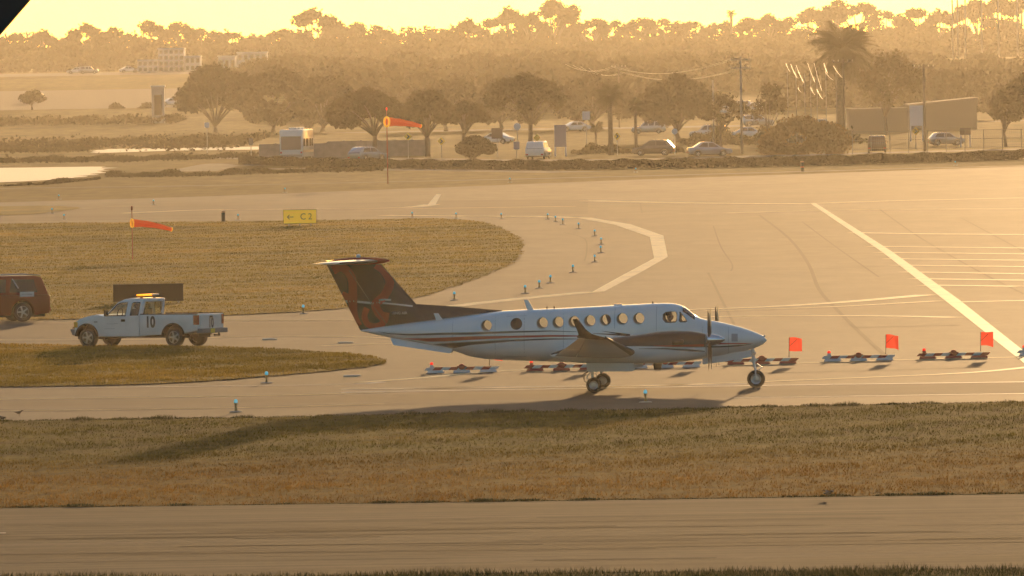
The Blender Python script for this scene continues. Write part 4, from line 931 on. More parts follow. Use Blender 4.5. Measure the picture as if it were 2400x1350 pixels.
LIGHTS = [(553,967.5,'on the near taxiway edge in front of the small grass tongue'),(625,899.5,'beside the grass tongue below the white pickup truck'),(1513,945,'standing inside the aeroplane shadow'),(711,737,'at the grass edge behind the aeroplane tail'),
 (1065,705,'just above the dorsal fin of the aeroplane'),(1231,689,'lowest of the three close together above the fuselage'),(1264,677,'middle of the three close together above the fuselage'),(1290,664.5,'highest of the three close together above the fuselage'),
 (1343,639.5,'alone on the lower curve inside the yellow band'),(1394,615.5,'just below the closest pair inside the yellow band'),(1408,593.5,'lower of the close pair inside the yellow bend'),(1409,573.5,'upper of the close pair inside the yellow bend'),
 (1394,554,'just above the closest pair inside the yellow band'),(1356,537,'alone on the upper curve inside the yellow band'),(1319,527,'lowest of three in a slanting row near the yellow band top'),(1302,520.5,'middle of three in a slanting row near the yellow band top'),
 (1284,514.5,'highest of three in a slanting row near the yellow band top'),(1175,513.5,'on the cross taxiway above the tip of the big grass island'),(1069,512.5,'on the cross taxiway above the broad part of the grass island'),(966,510.5,'on the cross taxiway first to the right of the yellow C2 sign'),
 (558,515.5,'right beside the dark marker post'),(150,515.5,'near the left edge on the cross taxiway below the thin grass sliver'),(122,502,'at the thin grass sliver by the left edge'),(360,480.5,'far side of the cross taxiway above the near windsock'),
 (668,452,'far edge of the apron above the C2 sign'),(138,468,'far edge of the apron at left'),(1195,428,'far edge of the apron right of the tall windsock'),(2239,388,'far edge of the apron at right below the hedge'),(1490,404,'in the far grass strip in mid picture')]
proto = None
for x, y, s in LIGHTS:
    g_ = G(x, y); g_.z = .022 if y > 430 else .022
    if s.endswith('grass sliver by the left edge'): g_.z = .05
    if proto is None: proto = make_light('blue taxiway light '+s, g_); ptree = tree_of(proto)
    else:
        d = dup(ptree); d.location = g_; d['label'] = 'blue taxiway light '+s; d.rotation_euler = (0, 0, random.uniform(0, 6))
# flush lights
M_LID = mat('cast_lid', (.42, .38, .30), .4, metal=.3)
for x, y, s in ((825,882,'pale round cover plate on the taxiway right of the grass tongue tip'),(810,804,'pale round cover plate on the pavement nearest the aeroplane tail'),(632,796,'pale round cover plate on the pavement just right of the pickup truck')):
    c = MB(); c.lathe([(.30, 0), (.29, .03), (.25, .045), (.05, .05)], (0, 0, 0), 'z', 20); o = c.build('cover_plate', M_LID, None, smooth=40, loc=G(x, y, .02)); tag(o, s, 'cover plate', 'cover plates')
# --- low aerodrome barricades with flags
M_BR = mat('barricade_red', (.40, .035, .018), .5); M_BW = mat('barricade_white', (.62, .60, .58), .5)
M_FLAG = mat('flag_cloth', (.95, .10, .06), .7, trans=.8); M_RLAMP = mat('red_lamp', (.8, .03, .02), .2, trans=.4, emit=(1, .05, .02), estr=.6)
def barricade(x0, x1, yb, white, label, flag=True, rot=1.5):
    a = G(x0, yb+ROLL*0); s = (yb+ROLL*((x0+x1)/2-1200)*-1*-1); 
    mid = G((x0+x1)/2, yb); L = 2.42
    t = thing('barricade', label, 'barricade', (mid.x, mid.y, .012), R(rot), 'low red and white barricades'); t.scale = (1, 1, .88)
    foot = M_BW if white else M_BR
    for k, fx in enumerate((-.88, 0, .88)):
        c = MB(); c.hexa([(fx-.30, -.16, 0), (fx+.30, -.16, 0), (fx+.30, .16, 0), (fx-.30, .16, 0), (fx-.25, -.10, .10), (fx+.25, -.10, .10), (fx+.25, .10, .10), (fx-.25, .10, .10)]); c.build('foot', foot, t, bevel=.015)
    for k in range(9):
        u0, u1 = -L/2+L*k/9, -L/2+L*(k+1)/9; sh = .05
        c = MB(); c.hexa([(u0-sh, -.06, .101), (u1-sh, -.06, .101), (u1-sh, .06, .101), (u0-sh, .06, .101), (u0+sh, -.06, .215), (u1+sh, -.06, .215), (u1+sh, .06, .215), (u0+sh, .06, .215)]); c.build('plank_stripe', (M_BR if k % 2 else M_BW) if white else (M_BW if k % 2 else M_BR), t)
    c = MB(); c.lathe([(.09, -.12), (.11, -.09), (.11, .09), (.09, .12)], (.0, 0, .225), 'y', 14); c.bbox((-.16, -.11, .216), (.16, .11, .25)); c.build('hub', M_BR, t)
    c = MB(); c.bbox((-1.06, -.05, .216), (-.94, .05, .31)); c.build('lamp_box', M_BR if not white else M_BW, t)
    c = MB(); c.lathe([(.045, .31), (.055, .32), (.055, .38), (.035, .40), (.01, .41)], (-1.0, 0, 0), 'z', 12); c.build('lamp', M_RLAMP, t, smooth=40)
    if flag:
        fp = bpy.data.objects.new('flag', None); C.objects.link(fp); fp.parent = t; fp.location = (.92, 0, .24)
        c = MB(); c.tube([(0, 0, 0), (.02, 0, .76)], .012, 6); c.tube([(.02, 0, .42), (.27, -.02, .68)], .007, 5); c.build('flag_pole', M_TD, fp)
        c = MB(); secs = []
        for i in range(8):
            u = i/7; secs.append([Vector((.02+.42*u, .07*sin(6*u+x0*.01+1.5*v)*u+.02, .24+.52*v-(.10 if white else .05)*u*u*(1-.4*v)-.03*sin(5*u+3*v+x0)*u)) for v in [j/5 for j in range(6)]])
        c.loft(secs, caps=False, closed=False); c.build('cloth', M_FLAG, fp, smooth=True)
    return t
barricade(1005,1160,874,1,'white low barricade with red lamp left behind the aeroplane belly')
barricade(1240,1392,869,0,'red low barricade mostly hidden behind the main landing gear')
barricade(1478,1640,862.5,1,'white and red low barricade seen below the engine between the gear legs')
barricade(1703,1868,854,0,'red low barricade with flag right behind the nose wheel')
barricade(1930,2095,846.5,1,'white low barricade with flag in the middle of the right hand three')
barricade(2152,2318,840.5,0,'red low barricade with flag touching the wide pale line')
barricade(2388,2550,833,1,'white low barricade cut off by the right edge of the picture')
# --- C2 sign
M_YEL = mat('sign_yellow', (.80, .50, .02), .5, emit=(1, .55, .03), estr=.16); M_INK = mat('sign_black', (.025, .022, .02), .6)
p = G(703, 531); a, b = P(665, 500, p.y), P(742, 530, p.y); w_ = b.x-a.x; h_ = a.z-b.z
sg = thing('guidance_sign', 'yellow taxiway sign with black arrow and C2', 'taxiway sign', (p.x, p.y, .05), R(1.2))
c = MB(); c.bbox((-w_/2, -.09, .16), (w_/2, .09, .16+h_)); c.build('panel', M_YEL, sg, bevel=.012)
c = MB(); zz = .16+h_
for lo, hi in (((-w_/2-.02, -.1, zz), (w_/2+.02, .1, zz+.025)), ((-w_/2-.02, -.1, .135), (w_/2+.02, .1, .16)), ((-w_/2-.025, -.1, .135), (-w_/2-.001, .1, zz+.025)), ((w_/2+.001, -.1, .135), (w_/2+.025, .1, zz+.025))): c.bbox(lo, hi)
c.build('frame', mat('dark_frame', (.05, .04, .03), .5), sg)
for k in (-.7, 0, .7):
    c = MB(); c.bbox((k-.04, -.04, -.05), (k+.04, .04, .14)); c.build('leg', M_PLT, sg)
Mt = lambda x, z: Matrix.Translation((x, -.093, z)) @ Matrix.Rotation(pi/2, 4, 'X')
textmesh('letter', 'C', .56, M_INK, sg, Mt(.22*w_-.25, .16+h_*.48), .002, .95); textmesh('digit', '2', .56, M_INK, sg, Mt(.22*w_+.20, .16+h_*.48), .002, .95)
c = MB(); ax = -.30*w_; az = .16+h_*.48; c.bbox((ax-.14, -.096, az-.025), (ax+.22, -.0905, az+.025))
for sg_ in (-1, 1): c.prism([(ax-.20, -.096, az), (ax-.06, -.096, az+sg_*.14), (ax+.0, -.096, az+sg_*.14), (ax-.13, -.096, az)], (0, .005, 0))
c.build('arrow', M_INK, sg)
# --- dark sign seen from behind
p = G(348, 713); a, b = P(266, 671, p.y), P(431, 709, p.y); w_ = b.x-a.x; h_ = a.z-b.z
sg = thing('guidance_sign', 'long blank dark brown back of a taxiway sign behind the pickup truck', 'taxiway sign', (p.x, p.y, .05), R(1))
c = MB(); c.bbox((-w_/2, -.12, .08), (w_/2, .12, .08+h_)); c.build('panel', mat('sign_back_brown', (.018, .011, .008), .6, spec=.2), sg, bevel=.015)
for k in (-1.3, -.45, .45, 1.3):
    c = MB(); c.bbox((k-.05, -.05, -.05), (k+.05, .05, .081)); c.build('leg', M_PLT, sg)
# --- windsocks
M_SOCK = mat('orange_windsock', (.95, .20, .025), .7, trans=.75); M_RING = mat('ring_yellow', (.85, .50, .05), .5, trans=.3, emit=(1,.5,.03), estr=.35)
M_POLE_R = mat('pole_red', (.35, .07, .03), .5); M_POLE_G = mat('pole_grey', (.25, .2, .16), .5)
def windsock(label, x, yb, ytop, yring, L, d0, d1, deg, sag, lamp, mp):
    p = G(x, yb); t = thing('windsock', label, 'windsock', (p.x, p.y, .02), 0, 'orange windsocks')
    zr = P(x, yring, p.y).z; zt_ = P(x, ytop, p.y).z
    c = MB(); k_ = 1 if lamp else .5; c.tube([(0, 0, -.02), (0, 0, zr+.2)], [.06*k_, .045*k_], 8); c.build('pole', mp, t)
    c = MB(); c.tube([(0, 0, zr+.2), (0, 0, zt_)], .025, 6); c.build('lamp_rod', mp, t)
    c = MB(); c.lathe([(.05, -.1), (.06, 0), (.05, .1), (.01, .13)], (0, 0, zt_), 'z', 10); c.build('obstruction_lamp' if lamp else 'wind_cap', M_RLAMP if lamp else M_POLE_R, t)
    dv = Vector((cos(R(deg)), sin(R(deg)), 0)); secs = []; n = 12
    for i in range(n+1):
        u = i/n; ctr = dv*(L*u)+Vector((0, 0, zr-sag*L*u**1.8)); rr = (d0+(d1-d0)*u)/2*(1+.05*sin(u*19))
        tn = (dv+Vector((0, 0, -sag*1.8*u**.8))).normalized(); up = Vector((0, 0, 1)); sd = tn.cross(up).normalized(); up = sd.cross(tn)
        secs.append([ctr+sd*rr*cos(2*pi*k/20)+up*rr*sin(2*pi*k/20) for k in range(20)])
    c = MB(); c.loft(secs, caps=False); c.build('sock', M_SOCK, t, smooth=True)
    c = MB(); pts = secs[0]; c.tube(pts+[pts[0]], .085 if lamp else .05, 8, False); c.build('mouth_ring', M_RING, t, smooth=True)
    c = MB(); pts = secs[-1]; c.tube(pts+[pts[0]], .03, 6, False); c.build('tail_ring', M_RING, t, smooth=True)
windsock('tall far windsock in front of the dark oaks', 909, 431, 256, 286, 3.5, .78, .30, 35, .12, True, M_POLE_R)
windsock('short windsock on the big grass island above the pickup truck', 311, 610, 489, 524, 2.25, .42, .20, 22, .17, False, M_POLE_R)
c = MB(); p = P(309, 489, G(311, 610).y); 
# --- marker posts
for x, yb, hh, rr, s in ((523.5, 521, .74, .13, 'dark round marker post left of the yellow C2 sign'), (1880.5, 402, .92, .14, 'dark striped marker post at the far apron edge')):
    p = G(x, yb); t = thing('marker_post', s, 'marker post', (p.x, p.y, .02), 0)
    c = MB(); c.lathe([(rr*1.05, -.03), (rr, .05), (rr, hh-.12)], (0, 0, 0), 'z', 14); c.build('post', mat('post_dark', (.05, .045, .03), .6), t, smooth=40)
    c = MB(); c.lathe([(rr*1.02, hh-.12), (rr*1.02, hh-.02), (rr*.8, hh)], (0, 0, 0), 'z', 14); c.build('cap', mat('post_band', (.5, .3, .18), .5), t, smooth=40)
    if hh > .8:
        c = MB(); c.lathe([(rr*1.03, hh*.35), (rr*1.03, hh*.5)], (0, 0, 0), 'z', 14, False); c.build('band', M_POLE_R, t)
# --- birds
M_BIRD = mat('brown_feathers', (.10, .07, .05), .8)
def bird(label, loc, rz, fly=False):
    t = thing('bird', label, 'bird', loc, R(rz)); c = MB(); z0 = .10 if not fly else 0
    secs = []
    for x, r, z in ((-.15, .008, .02), (-.10, .018, .01), (-.05, .04, 0), (.0, .048, .005), (.04, .04, .02), (.065, .022, .045), (.08, .026, .06), (.10, .02, .062), (.115, .006, .06), (.135, .002, .056)):
        secs.append([Vector((x, r*cos(2*pi*i/10), z0+z+r*sin(2*pi*i/10))) for i in range(10)])
    c.loft(secs); c.build('body', M_BIRD, t, smooth=True)
    if fly:
        for s in (-1, 1):
            c = MB(); c.loft([[(.04, s*.03, .02), (-.05, s*.03, .01), (-.05, s*.03, .02)], [(.05, s*.14, .08), (-.04, s*.14, .07), (-.04, s*.14, .08)], [(-.02, s*.30, .06), (-.05, s*.30, .055), (-.05, s*.3, .06)]]); c.build('wing', M_BIRD, t)
    else:
        for s in (-1, 1):
            c = MB(); c.tube([(.0, s*.015, z0-.03), (-.015, s*.015, z0-.07), (.0, s*.015, .0), (.03, s*.015, .002)], .004, 4); c.build('leg', M_BIRD, t)
bird('small brown bird standing on the taxiway near the left edge', G(45, 975, .02), 20); bird('small brown bird at the very left edge of the taxiway', G(4, 987, .02), 160)
bird('small bird flying low over the runway edge at right', G(1943, 1172)+Vector((0, 0, .15)), 25, True)
# --- dark raked canopy beam close to the camera (top left corner)
cp = thing('canopy_frame', 'dark slanting steel beam cutting across the top left corner', 'canopy frame', (-2.6, 40, 0), 0)
M_STEEL = mat('dark_steel', (.03, .024, .02), .6)
e0, e1 = P(-10, 92, 40), P(78, -10, 40); dr = (e1-e0).normalized(); nn = Vector((-dr.z, 0, dr.x)); a = e0-dr*1.2; b = e1+dr*.9
c = MB(); off_ = Vector((2.6, -40, 0)); q = [a, b, b+nn*.16, a+nn*.16]; c.prism([p+off_ for p in q], (0, .10, 0)); c.build('raked_beam', M_STEEL, cp, bevel=.004)
c = MB(); c.bbox((a.x+2.6-.35, 0, 0), (a.x+2.6-.2, .12, b.z+.3)); c.bbox((a.x+2.6-.35, 0, b.z+.2), (b.x+2.6+.4, .12, b.z+.36)); c.build('post', M_STEEL, cp)
# ------------------------------------------------------------------ trees
def leaf_mat(name, col, tr=.6):
    return mat(name, col, .8, spec=.05, noise=.22, scale=.25, trans=tr)
M_LEAF = leaf_mat('oak_leaves', (.055, .040, .014)); M_LEAF2 = leaf_mat('far_leaves', (.050, .037, .014)); M_LEAFB = leaf_mat('rusty_bush_leaves', (.13, .075, .022)); M_PALM = leaf_mat('palm_leaves', (.050, .042, .014), .3); M_HEDGE = leaf_mat('hedge_leaves', (.045, .036, .012), .12)
M_BARK = mat('bark', (.07, .05, .035), .9, noise=.3, scale=3); M_PBARK = mat('palm_bark', (.085, .065, .045), .9, noise=.3, scale=4)
def leaf_arrays(lobes, n, size, seed, shell=.55, flat=.0):
    """quads scattered through ellipsoid lobes [(cx,cy,cz,rx,ry,rz)]"""
    g = np.random.default_rng(seed); L = np.array(lobes, float); wts = (L[:, 3]*L[:, 4]*L[:, 5])**.75; wts /= wts.sum()
    k = g.choice(len(L), n, p=wts); d = g.normal(size=(n, 3)); d /= np.linalg.norm(d, axis=1)[:, None]
    r = (shell+(1-shell)*g.random(n))**.8*(.86+.28*g.random(n)); c = L[k, :3]+d*r[:, None]*L[k, 3:]
    u = g.normal(size=(n, 3)); u[:, 2] *= (1-flat); u /= np.linalg.norm(u, axis=1)[:, None]; t = g.normal(size=(n, 3)); v = np.cross(u, t); v /= np.linalg.norm(v, axis=1)[:, None]
    s = size*(.55+.9*g.random(n))[:, None]; s2 = s*(.45+.4*g.random(n))[:, None]
    q = np.stack([c-u*s, c-v*s2*.9, c+u*s, c+v*s2], 1).reshape(-1, 3); return q
def quads_mesh(name, q, m):
    me = bpy.data.meshes.new(name); n = len(q)//4
    me.vertices.add(len(q)); me.vertices.foreach_set('co', np.asarray(q, np.float32).ravel())
    me.loops.add(n*4); me.loops.foreach_set('vertex_index', np.arange(n*4, dtype=np.int32))
    me.polygons.add(n); me.polygons.foreach_set('loop_start', np.arange(0, n*4, 4, dtype=np.int32)); me.polygons.foreach_set('loop_total', np.full(n, 4, np.int32))
    me.update(calc_edges=True); me.materials.append(m); return me
def link(name, me, par=None):
    o = bpy.data.objects.new(name, me); C.objects.link(o)
    if par: o.parent = par
    return o
def limb(a, b, bend, n=5):
    a, b = Vector(a), Vector(b); return [a.lerp(b, i/n)+Vector((bend*sin(pi*i/n), 0, .10*(b-a).length*sin(pi*i/n))) for i in range(n+1)]
def oak(label, x, Y, ytop, ybot, xl, xr, n=4200, size=.34, seed=1, group=None, mleaf=None, lobes=9, trunk=.28, gap=.5, name='oak_tree', cat='tree'):
    """spreading tree: crown between photo columns xl..xr, rows ytop..ybot, trunk foot at column x, depth Y"""
    b = GT(x, Y); t = thing(name, label, cat, b, 0, group); r = random.Random(seed)
    s = F/Y; cl, cr = P(xl, ytop, Y).x-b.x, P(xr, ytop, Y).x-b.x; zt, zb = P((xl+xr)/2, ytop, Y).z-b.z, P((xl+xr)/2, ybot, Y).z-b.z
    wd, hh = cr-cl, zt-zb; L = []; k = lobes
    for i in range(k):
        u = (i+.5)/k; bow = sqrt(max(0, 1-(2*u-1)**2)); lr = wd/k*r.uniform(1.0, 1.5)
        ztop = zb+hh*(.35+.65*bow)*r.uniform(.86, 1.0); rz = hh*r.uniform(.17, .27)
        L.append((cl+wd*u*.92+wd*.04, r.uniform(-.3, .3)*wd*bow, ztop-rz, lr, lr*r.uniform(.8, 1.2), rz))
        if bow > .5: L.append((cl+wd*u+r.uniform(-.4, .4), r.uniform(-.3, .3)*wd, zb+hh*r.uniform(.18, .5), lr*.9, lr, hh*r.uniform(.13, .2)))
    q = leaf_arrays(L, int(n*2.2), size*.66, seed, gap); link('crown', quads_mesh('crown', q, mleaf or M_LEAF), t)
    c = MB(); fork = Vector((r.uniform(-.2, .2), 0, max(.9, zb*.75))); c.tube([(0, 0, -.1), (0, 0, .4), fork], [trunk*1.25, trunk, trunk*.85], 8)
    for l in L:
        if r.random() < .75: c.tube(limb(fork, (l[0], l[1], l[2]), r.uniform(-.3, .3)), [trunk*.6, trunk*.45, trunk*.33, trunk*.22, trunk*.14, trunk*.07], 6)
    c.build('trunk', M_BARK, t, smooth=True); return t
NG = 'spreading oaks behind the hedge'
oak('broad dark oak directly behind the tall windsock, leftmost of the near oaks', 878, 1375, 199, 302, 772, 945, 5200, .30, 11, NG)
oak('dark oak just right of the tall windsock, second of the near oaks', 1003, 1385, 203, 305, 940, 1062, 4200, .30, 12, NG)
oak('smallest near oak, low crown between the second oak and the round bush', 1086, 1400, 234, 298, 1050, 1140, 2600, .28, 13, NG)
oak('tall airy oak with a forked trunk above the brown square sign', 1243, 1370, 166, 268, 1135, 1322, 4400, .26, 14, NG, gap=.35)
oak('big rounded hazy tree right of the two slim palms', 1590, 1560, 162, 300, 1508, 1672, 4600, .40, 15, 'hazy trees in the middle distance', lobes=7)
oak('round dark bush under the smallest near oak', 1113, 1335, 314, 376, 1073, 1152, 2600, .22, 16, None, lobes=5, trunk=.12, name='bush', cat='bush')
oak('large rusty brown bush mound in front of the flag poles', 1885, 1330, 268, 378, 1782, 1990, 7000, .22, 17, None, M_LEAFB, 9, .12, .25, name='bush', cat='bush')
oak('slim dark leaved tree cut by the fence at far right', 2357, 1390, 196, 300, 2325, 2400, 2400, .26, 18, 'thin trees along the fence at right', gap=.3, lobes=4, trunk=.16)
oak('tall dark tree leaning in from the right edge of the picture', 2410, 1370, 150, 280, 2372, 2460, 2400, .28, 19, 'thin trees along the fence at right', gap=.4, lobes=4, trunk=.2)
oak('sparse tall tree right of the great palm, thin branches showing', 2078, 1620, 95, 260, 2020, 2150, 1500, .34, 20, 'hazy trees in the middle distance', gap=.1, lobes=7, trunk=.22)
oak('thin bare tree beside the middle utility pole', 1690, 1400, 205, 300, 1655, 1745, 700, .24, 21, 'hazy trees in the middle distance', gap=.05, lobes=6, trunk=.14)
oak('thin scrubby tree left of the flag poles', 1800, 1420, 185, 300, 1770, 1840, 700, .24, 22, 'hazy trees in the middle distance', gap=.05, lobes=5, trunk=.12)
for i, (x, l, r_2, tp, bt, Y_, s) in enumerate([(505, 425, 600, 140, 292, 1950, 'wide hazy tree at the left end of the middle wood'), (640, 560, 730, 150, 298, 1930, 'hazy tree above the motorhome roof in the middle wood'), (755, 690, 830, 168, 298, 1900, 'hazy tree left of the broad near oak in the middle wood'),
     (1045, 985, 1120, 170, 292, 1880, 'pale hazy tree behind the second and third near oaks'), (1175, 1110, 1260, 172, 298, 1900, 'pale hazy tree behind the airy forked oak'), (1390, 1300, 1480, 168, 295, 1880, 'pale hazy tree behind the taller slim palm'), (2215, 2120, 2330, 150, 270, 1950, 'pale hazy tree above the warehouse roof')]):
    oak('%s' % s, x, Y_, tp, bt, l, r_2, 2600, .55, 30+i, 'hazy trees in the middle distance', M_LEAF2, 7, .3)
for i, (x, tp, hw_, s) in enumerate([(75, 208, 24, 'small round bush far left on the field below the highway'), (272, 238, 16, 'small round bush in the far field, left of the pair'), (346, 236, 18, 'small round bush in the far field, right of the pair')]):
    oak(s, x, 2330, tp, tp+38, x-hw_, x+hw_, 700, .4, 50+i, 'small bushes in the far field', M_LEAF2, 4, .15, name='bush', cat='bush')
# --- palms
def frond_mesh(L, droop, w_, seed, nl=16):
    r = random.Random(seed); c = MB(); pts = []
    for i in range(9):
        u = i/8; pts.append(Vector((L*u*(1-.18*droop*u), 0, L*(.35*u-.55*droop*u*u))))
    c.tube(pts, [.05*(1-.8*i/8) for i in range(9)], 4)
    for i in range(nl*2):
        u = .12+.86*(i//2)/(nl-1); k = min(int(u*8), 7); p = pts[k].lerp(pts[k+1], u*8-k); s = 1 if i % 2 else -1
        ln = w_*(.4+.6*sin(pi*min(u+.12, 1)))*r.uniform(.85, 1.1); e = p+Vector((ln*.55, s*ln*.75, -ln*.35)); wv = Vector((.07, 0, 0))
        c.add([p-wv, p+wv, e], [(0, 1, 2)])
    me = c.build('frond', M_PALM, None, fixn=False); d = me.data; bpy.data.objects.remove(me); return d
def palm(label, x, Y, ycrown, rad_px, nf, trunk, group, fan=False, date=False, seed=1, ybase=None):
    b = GT(x, Y); t = thing('palm_tree', label, 'palm tree', b, 0, group); r = random.Random(seed)
    z = P(x, ycrown, Y).z-b.z; rad = rad_px*Y/F; lean = r.uniform(-.02, .02)*z
    c = MB(); c.tube([(0, 0, -.1), (0, 0, z*.3), (lean*.5, 0, z*.7), (lean, 0, z)], [trunk*1.15, trunk, trunk*.95, trunk*1.1], 10); c.build('trunk', M_PBARK, t, smooth=True)
    ms = [frond_mesh(rad, d, rad*(.45 if not fan else .75), seed+i, 18 if date else 9) for i, d in enumerate((.5, .9, 1.3))]
    for i in range(nf):
        o = link('frond', ms[r.randrange(3)], t); o.location = (lean, 0, z-.05); o.rotation_euler = (0, -R(r.uniform(-42, 62) if not date else r.uniform(-66, 58)), r.uniform(0, 2*pi)); sc = r.uniform(.8, 1.08); o.scale = (sc,)*3
    return t
palm('taller of two slim palms with a thick trunk left of the hazy tree', 1432, 1365, 222, 36, 40, .28, 'slim palms behind the hedge', True, seed=3)
palm('shorter of two slim palms with a thin trunk', 1491, 1395, 246, 24, 26, .17, 'slim palms behind the hedge', True, seed=4)
palm('small pale palm left of the taller slim palm', 1397, 1400, 298, 20, 22, .12, 'slim palms behind the hedge', True, seed=5)
palm('great date palm with a huge feathery crown rising above all others', 1972, 1600, 118, 96, 110, .55, None, date=True, seed=6)
palm('lone tiny palm sticking out above the far treeline', 1716, 3600, 32, 14, 26, .4, None, True, seed=7)
# --- far treeline against the sky
PRO = []
for i in range(7):
    r = random.Random(100+i); L = []
    for k in range(6+i % 3):
        a = r.uniform(-1, 1); L.append((a*3.6, r.uniform(-2, 2), 6.3+2.6*(1-a*a)*r.uniform(.5, 1.0), r.uniform(1.1, 1.9), r.uniform(1.2, 2), r.uniform(.7, 1.3)))
    for k in range(4): L.append((r.uniform(-3, 3), r.uniform(-1, 1), r.uniform(3.0, 5.6), r.uniform(1.5, 2.2), 1.8, 1.3))
    cm = quads_mesh('crown', leaf_arrays(L, 2400, .33, 200+i, .3), M_LEAF2)
    c = MB(); c.tube([(0, 0, -.5), (0, 0, 2.6)], [.3, .22], 6)
    for l in L[:6+i % 3]: c.tube(limb((0, 0, 2.5), l[:3], r.uniform(-.3, .3), 4), [.18, .14, .10, .07, .04], 5)
    to = c.build('trunk', M_BARK, None); tm = to.data; bpy.data.objects.remove(to); PRO.append((cm, tm))
def ORD(n): return '%d%s' % (n, 'th' if 10 < n % 100 < 20 else {1: 'st', 2: 'nd', 3: 'rd'}.get(n % 10, 'th'))
SKY = [(-30,84,70),(35,76,60),(98,70,80),(160,84,60),(205,58,70),(262,66,70),(310,76,60),(352,50,80),(425,47,60),(478,64,70),(540,72,80),(600,80,70),(662,66,70),(732,24,95),(790,50,60),(838,56,70),(890,62,60),(950,78,70),(1000,66,70),(1050,66,60),(1095,44,75),(1150,38,70),(1198,16,80),(1245,26,60),(1298,2,85),(1342,14,60),(1388,40,80),(1442,46,70),(1500,38,80),(1562,42,80),(1622,46,70),(1690,50,70),(1760,40,70),(1802,36,60),(1845,42,70),(1902,22,80),(1962,2,80),(2012,2,90),(2082,24,90),(2152,14,80),(2205,22,70),(2262,10,60),(2292,-4,80),(2345,-12,80),(2395,-2,80),(2450,-6,80)]
for i, (x, tp, wpx) in enumerate(SKY):
    Y_ = 3620+(i*37 % 120); b = GT(x, Y_); zt_ = P(x, tp, Y_).z-b.z; r = random.Random(i)
    rk = sorted(range(len(SKY)), key=lambda k: SKY[k][0]).index(i)+1
    t = thing('pine_tree', 'hazy skyline tree, %s crown, %s of the row counted from the left' % ('narrow' if wpx <= 60 else 'broad' if wpx >= 80 else 'medium', ORD(rk)), 'tree', b, r.uniform(-.5, .5) + (pi if r.random() < .5 else 0), 'hazy trees along the skyline')
    cm, tm = PRO[(i*3+i//7) % 7]; s = zt_/9.6; sx = wpx*1.35*Y_/F/8.6
    t.scale = (sx, sx, s); link('crown', cm, t); link('trunk', tm, t)
# woodland below the skyline: one uncountable mass of crowns on the rise
def wood(name, rows, seed, n, size):
    g = random.Random(seed); Q = []
    for Y_, xs0, xs1, tp, hh, step in rows:
        x = xs0
        while x < xs1:
            Yj = Y_+g.uniform(-30, 30); b = GT(x, Yj); top = P(x, tp+g.uniform(-14, 16)+(14 if x < 640 else 0), Yj).z
            wr = step*Yj/F*g.uniform(.7, 1.1); h2 = min(top-b.z, hh*g.uniform(.85, 1.1)); L = [(b.x, Yj, top-h2*.3, wr, wr, h2*.3), (b.x+wr*.4, Yj, top-h2*.62, wr, wr, h2*.36), (b.x-wr*.4, Yj, b.z+h2*.25, wr, wr, h2*.3)]
            Q.append(leaf_arrays(L, n, size, g.randrange(10**6), .45)); x += step*g.uniform(.55, .95)
    o = link(name, quads_mesh(name, np.concatenate(Q), M_LEAF2)); o['kind'] = 'stuff'; return o
wood('woodland', [(3800, -120, 2560, 68, 26, 60), (3540, -120, 2560, 88, 22, 50), (3300, 540, 2560, 108, 20, 55), (2700, 580, 2560, 132, 18, 58), (2450, 640, 2560, 150, 14, 58), (2200, 740, 1580, 172, 14, 58), (2200, 1880, 2560, 164, 14, 60)], 5, 520, .75)
# --- hedge along the perimeter
hp = [(560, 384), (700, 390), (1000, 396), (1300, 398), (1600, 394), (1900, 388), (2200, 380), (2480, 371)]
Q = []; g = np.random.default_rng(3)
for (xa, ya), (xb, yb) in zip(hp, hp[1:]):
    a, b = G(xa, ya), G(xb, yb); n = 9000; t_ = g.random(n); base = np.outer(1-t_, a)+np.outer(t_, b); base[:, 1] += g.normal(size=n)*.45; base[:, 2] = g.random(n)**.7*(.86+.07*np.sin(base[:, 0]*1.3)+.05*np.sin(base[:, 0]*3.1))
    u = g.normal(size=(n, 3)); u /= np.linalg.norm(u, axis=1)[:, None]; v = np.cross(u, g.normal(size=(n, 3))); v /= np.linalg.norm(v, axis=1)[:, None]; s = (.06+.08*g.random(n))[:, None]
    Q.append(np.stack([base-u*s, base-v*s*.6, base+u*s, base+v*s*.6], 1).reshape(-1, 3))
hd = link('hedge', quads_mesh('hedge', np.concatenate(Q), M_HEDGE)); hd['kind'] = 'stuff'
# ------------------------------------------------------------------ things behind the fence
M_WOODP = mat('pole_wood', (.09, .065, .045), .85); M_CONCP = mat('pole_concrete', (.28, .25, .22), .7); M_WIRE = mat('shiny_wire', (.5, .44, .34), .42, metal=1)
def pole(label, x, Y, ytop, r0, m, arms=0, group='utility poles', name='utility_pole', cat='utility pole'):
    b = GT(x, Y); z = P(x, ytop, Y).z-b.z; t = thing(name, label, cat, b, 0, group); c = MB(); c.tube([(0, 0, -.3), (0, 0, z)], [r0, r0*.7], 8); c.build('shaft', m, t, smooth=True)
    for k in range(arms):
        zz = z-.35-.9*k; c = MB(); c.box((0, -.12, zz), (2.2, .12, .14)); a = c.build('cross_arm', m, t)
        for xx in (-1.0, -.5, .5, 1.0):
            c = MB(); c.lathe([(.04, 0), (.07, .06), (.07, .16), (.03, .2)], (xx, -.12, zz+.07), 'z', 8); c.build('insulator', M_CONCP, a)
    return t, b+Vector((0, 0, z))
pole('dark wooden utility pole with cross arm right of the warehouse sign', 2168, 1345, 150, .17, M_WOODP, 1)
_, pA = pole('pale utility pole left of the large rusty bush', 1739, 1360, 132, .15, M_CONCP, 2)
_, pB = pole('utility pole standing in the right side of the rusty bush', 1979, 1355, 138, .16, M_WOODP, 1)
pole('thin pole behind the big hazy tree', 1673, 1480, 188, .12, M_CONCP, 0)
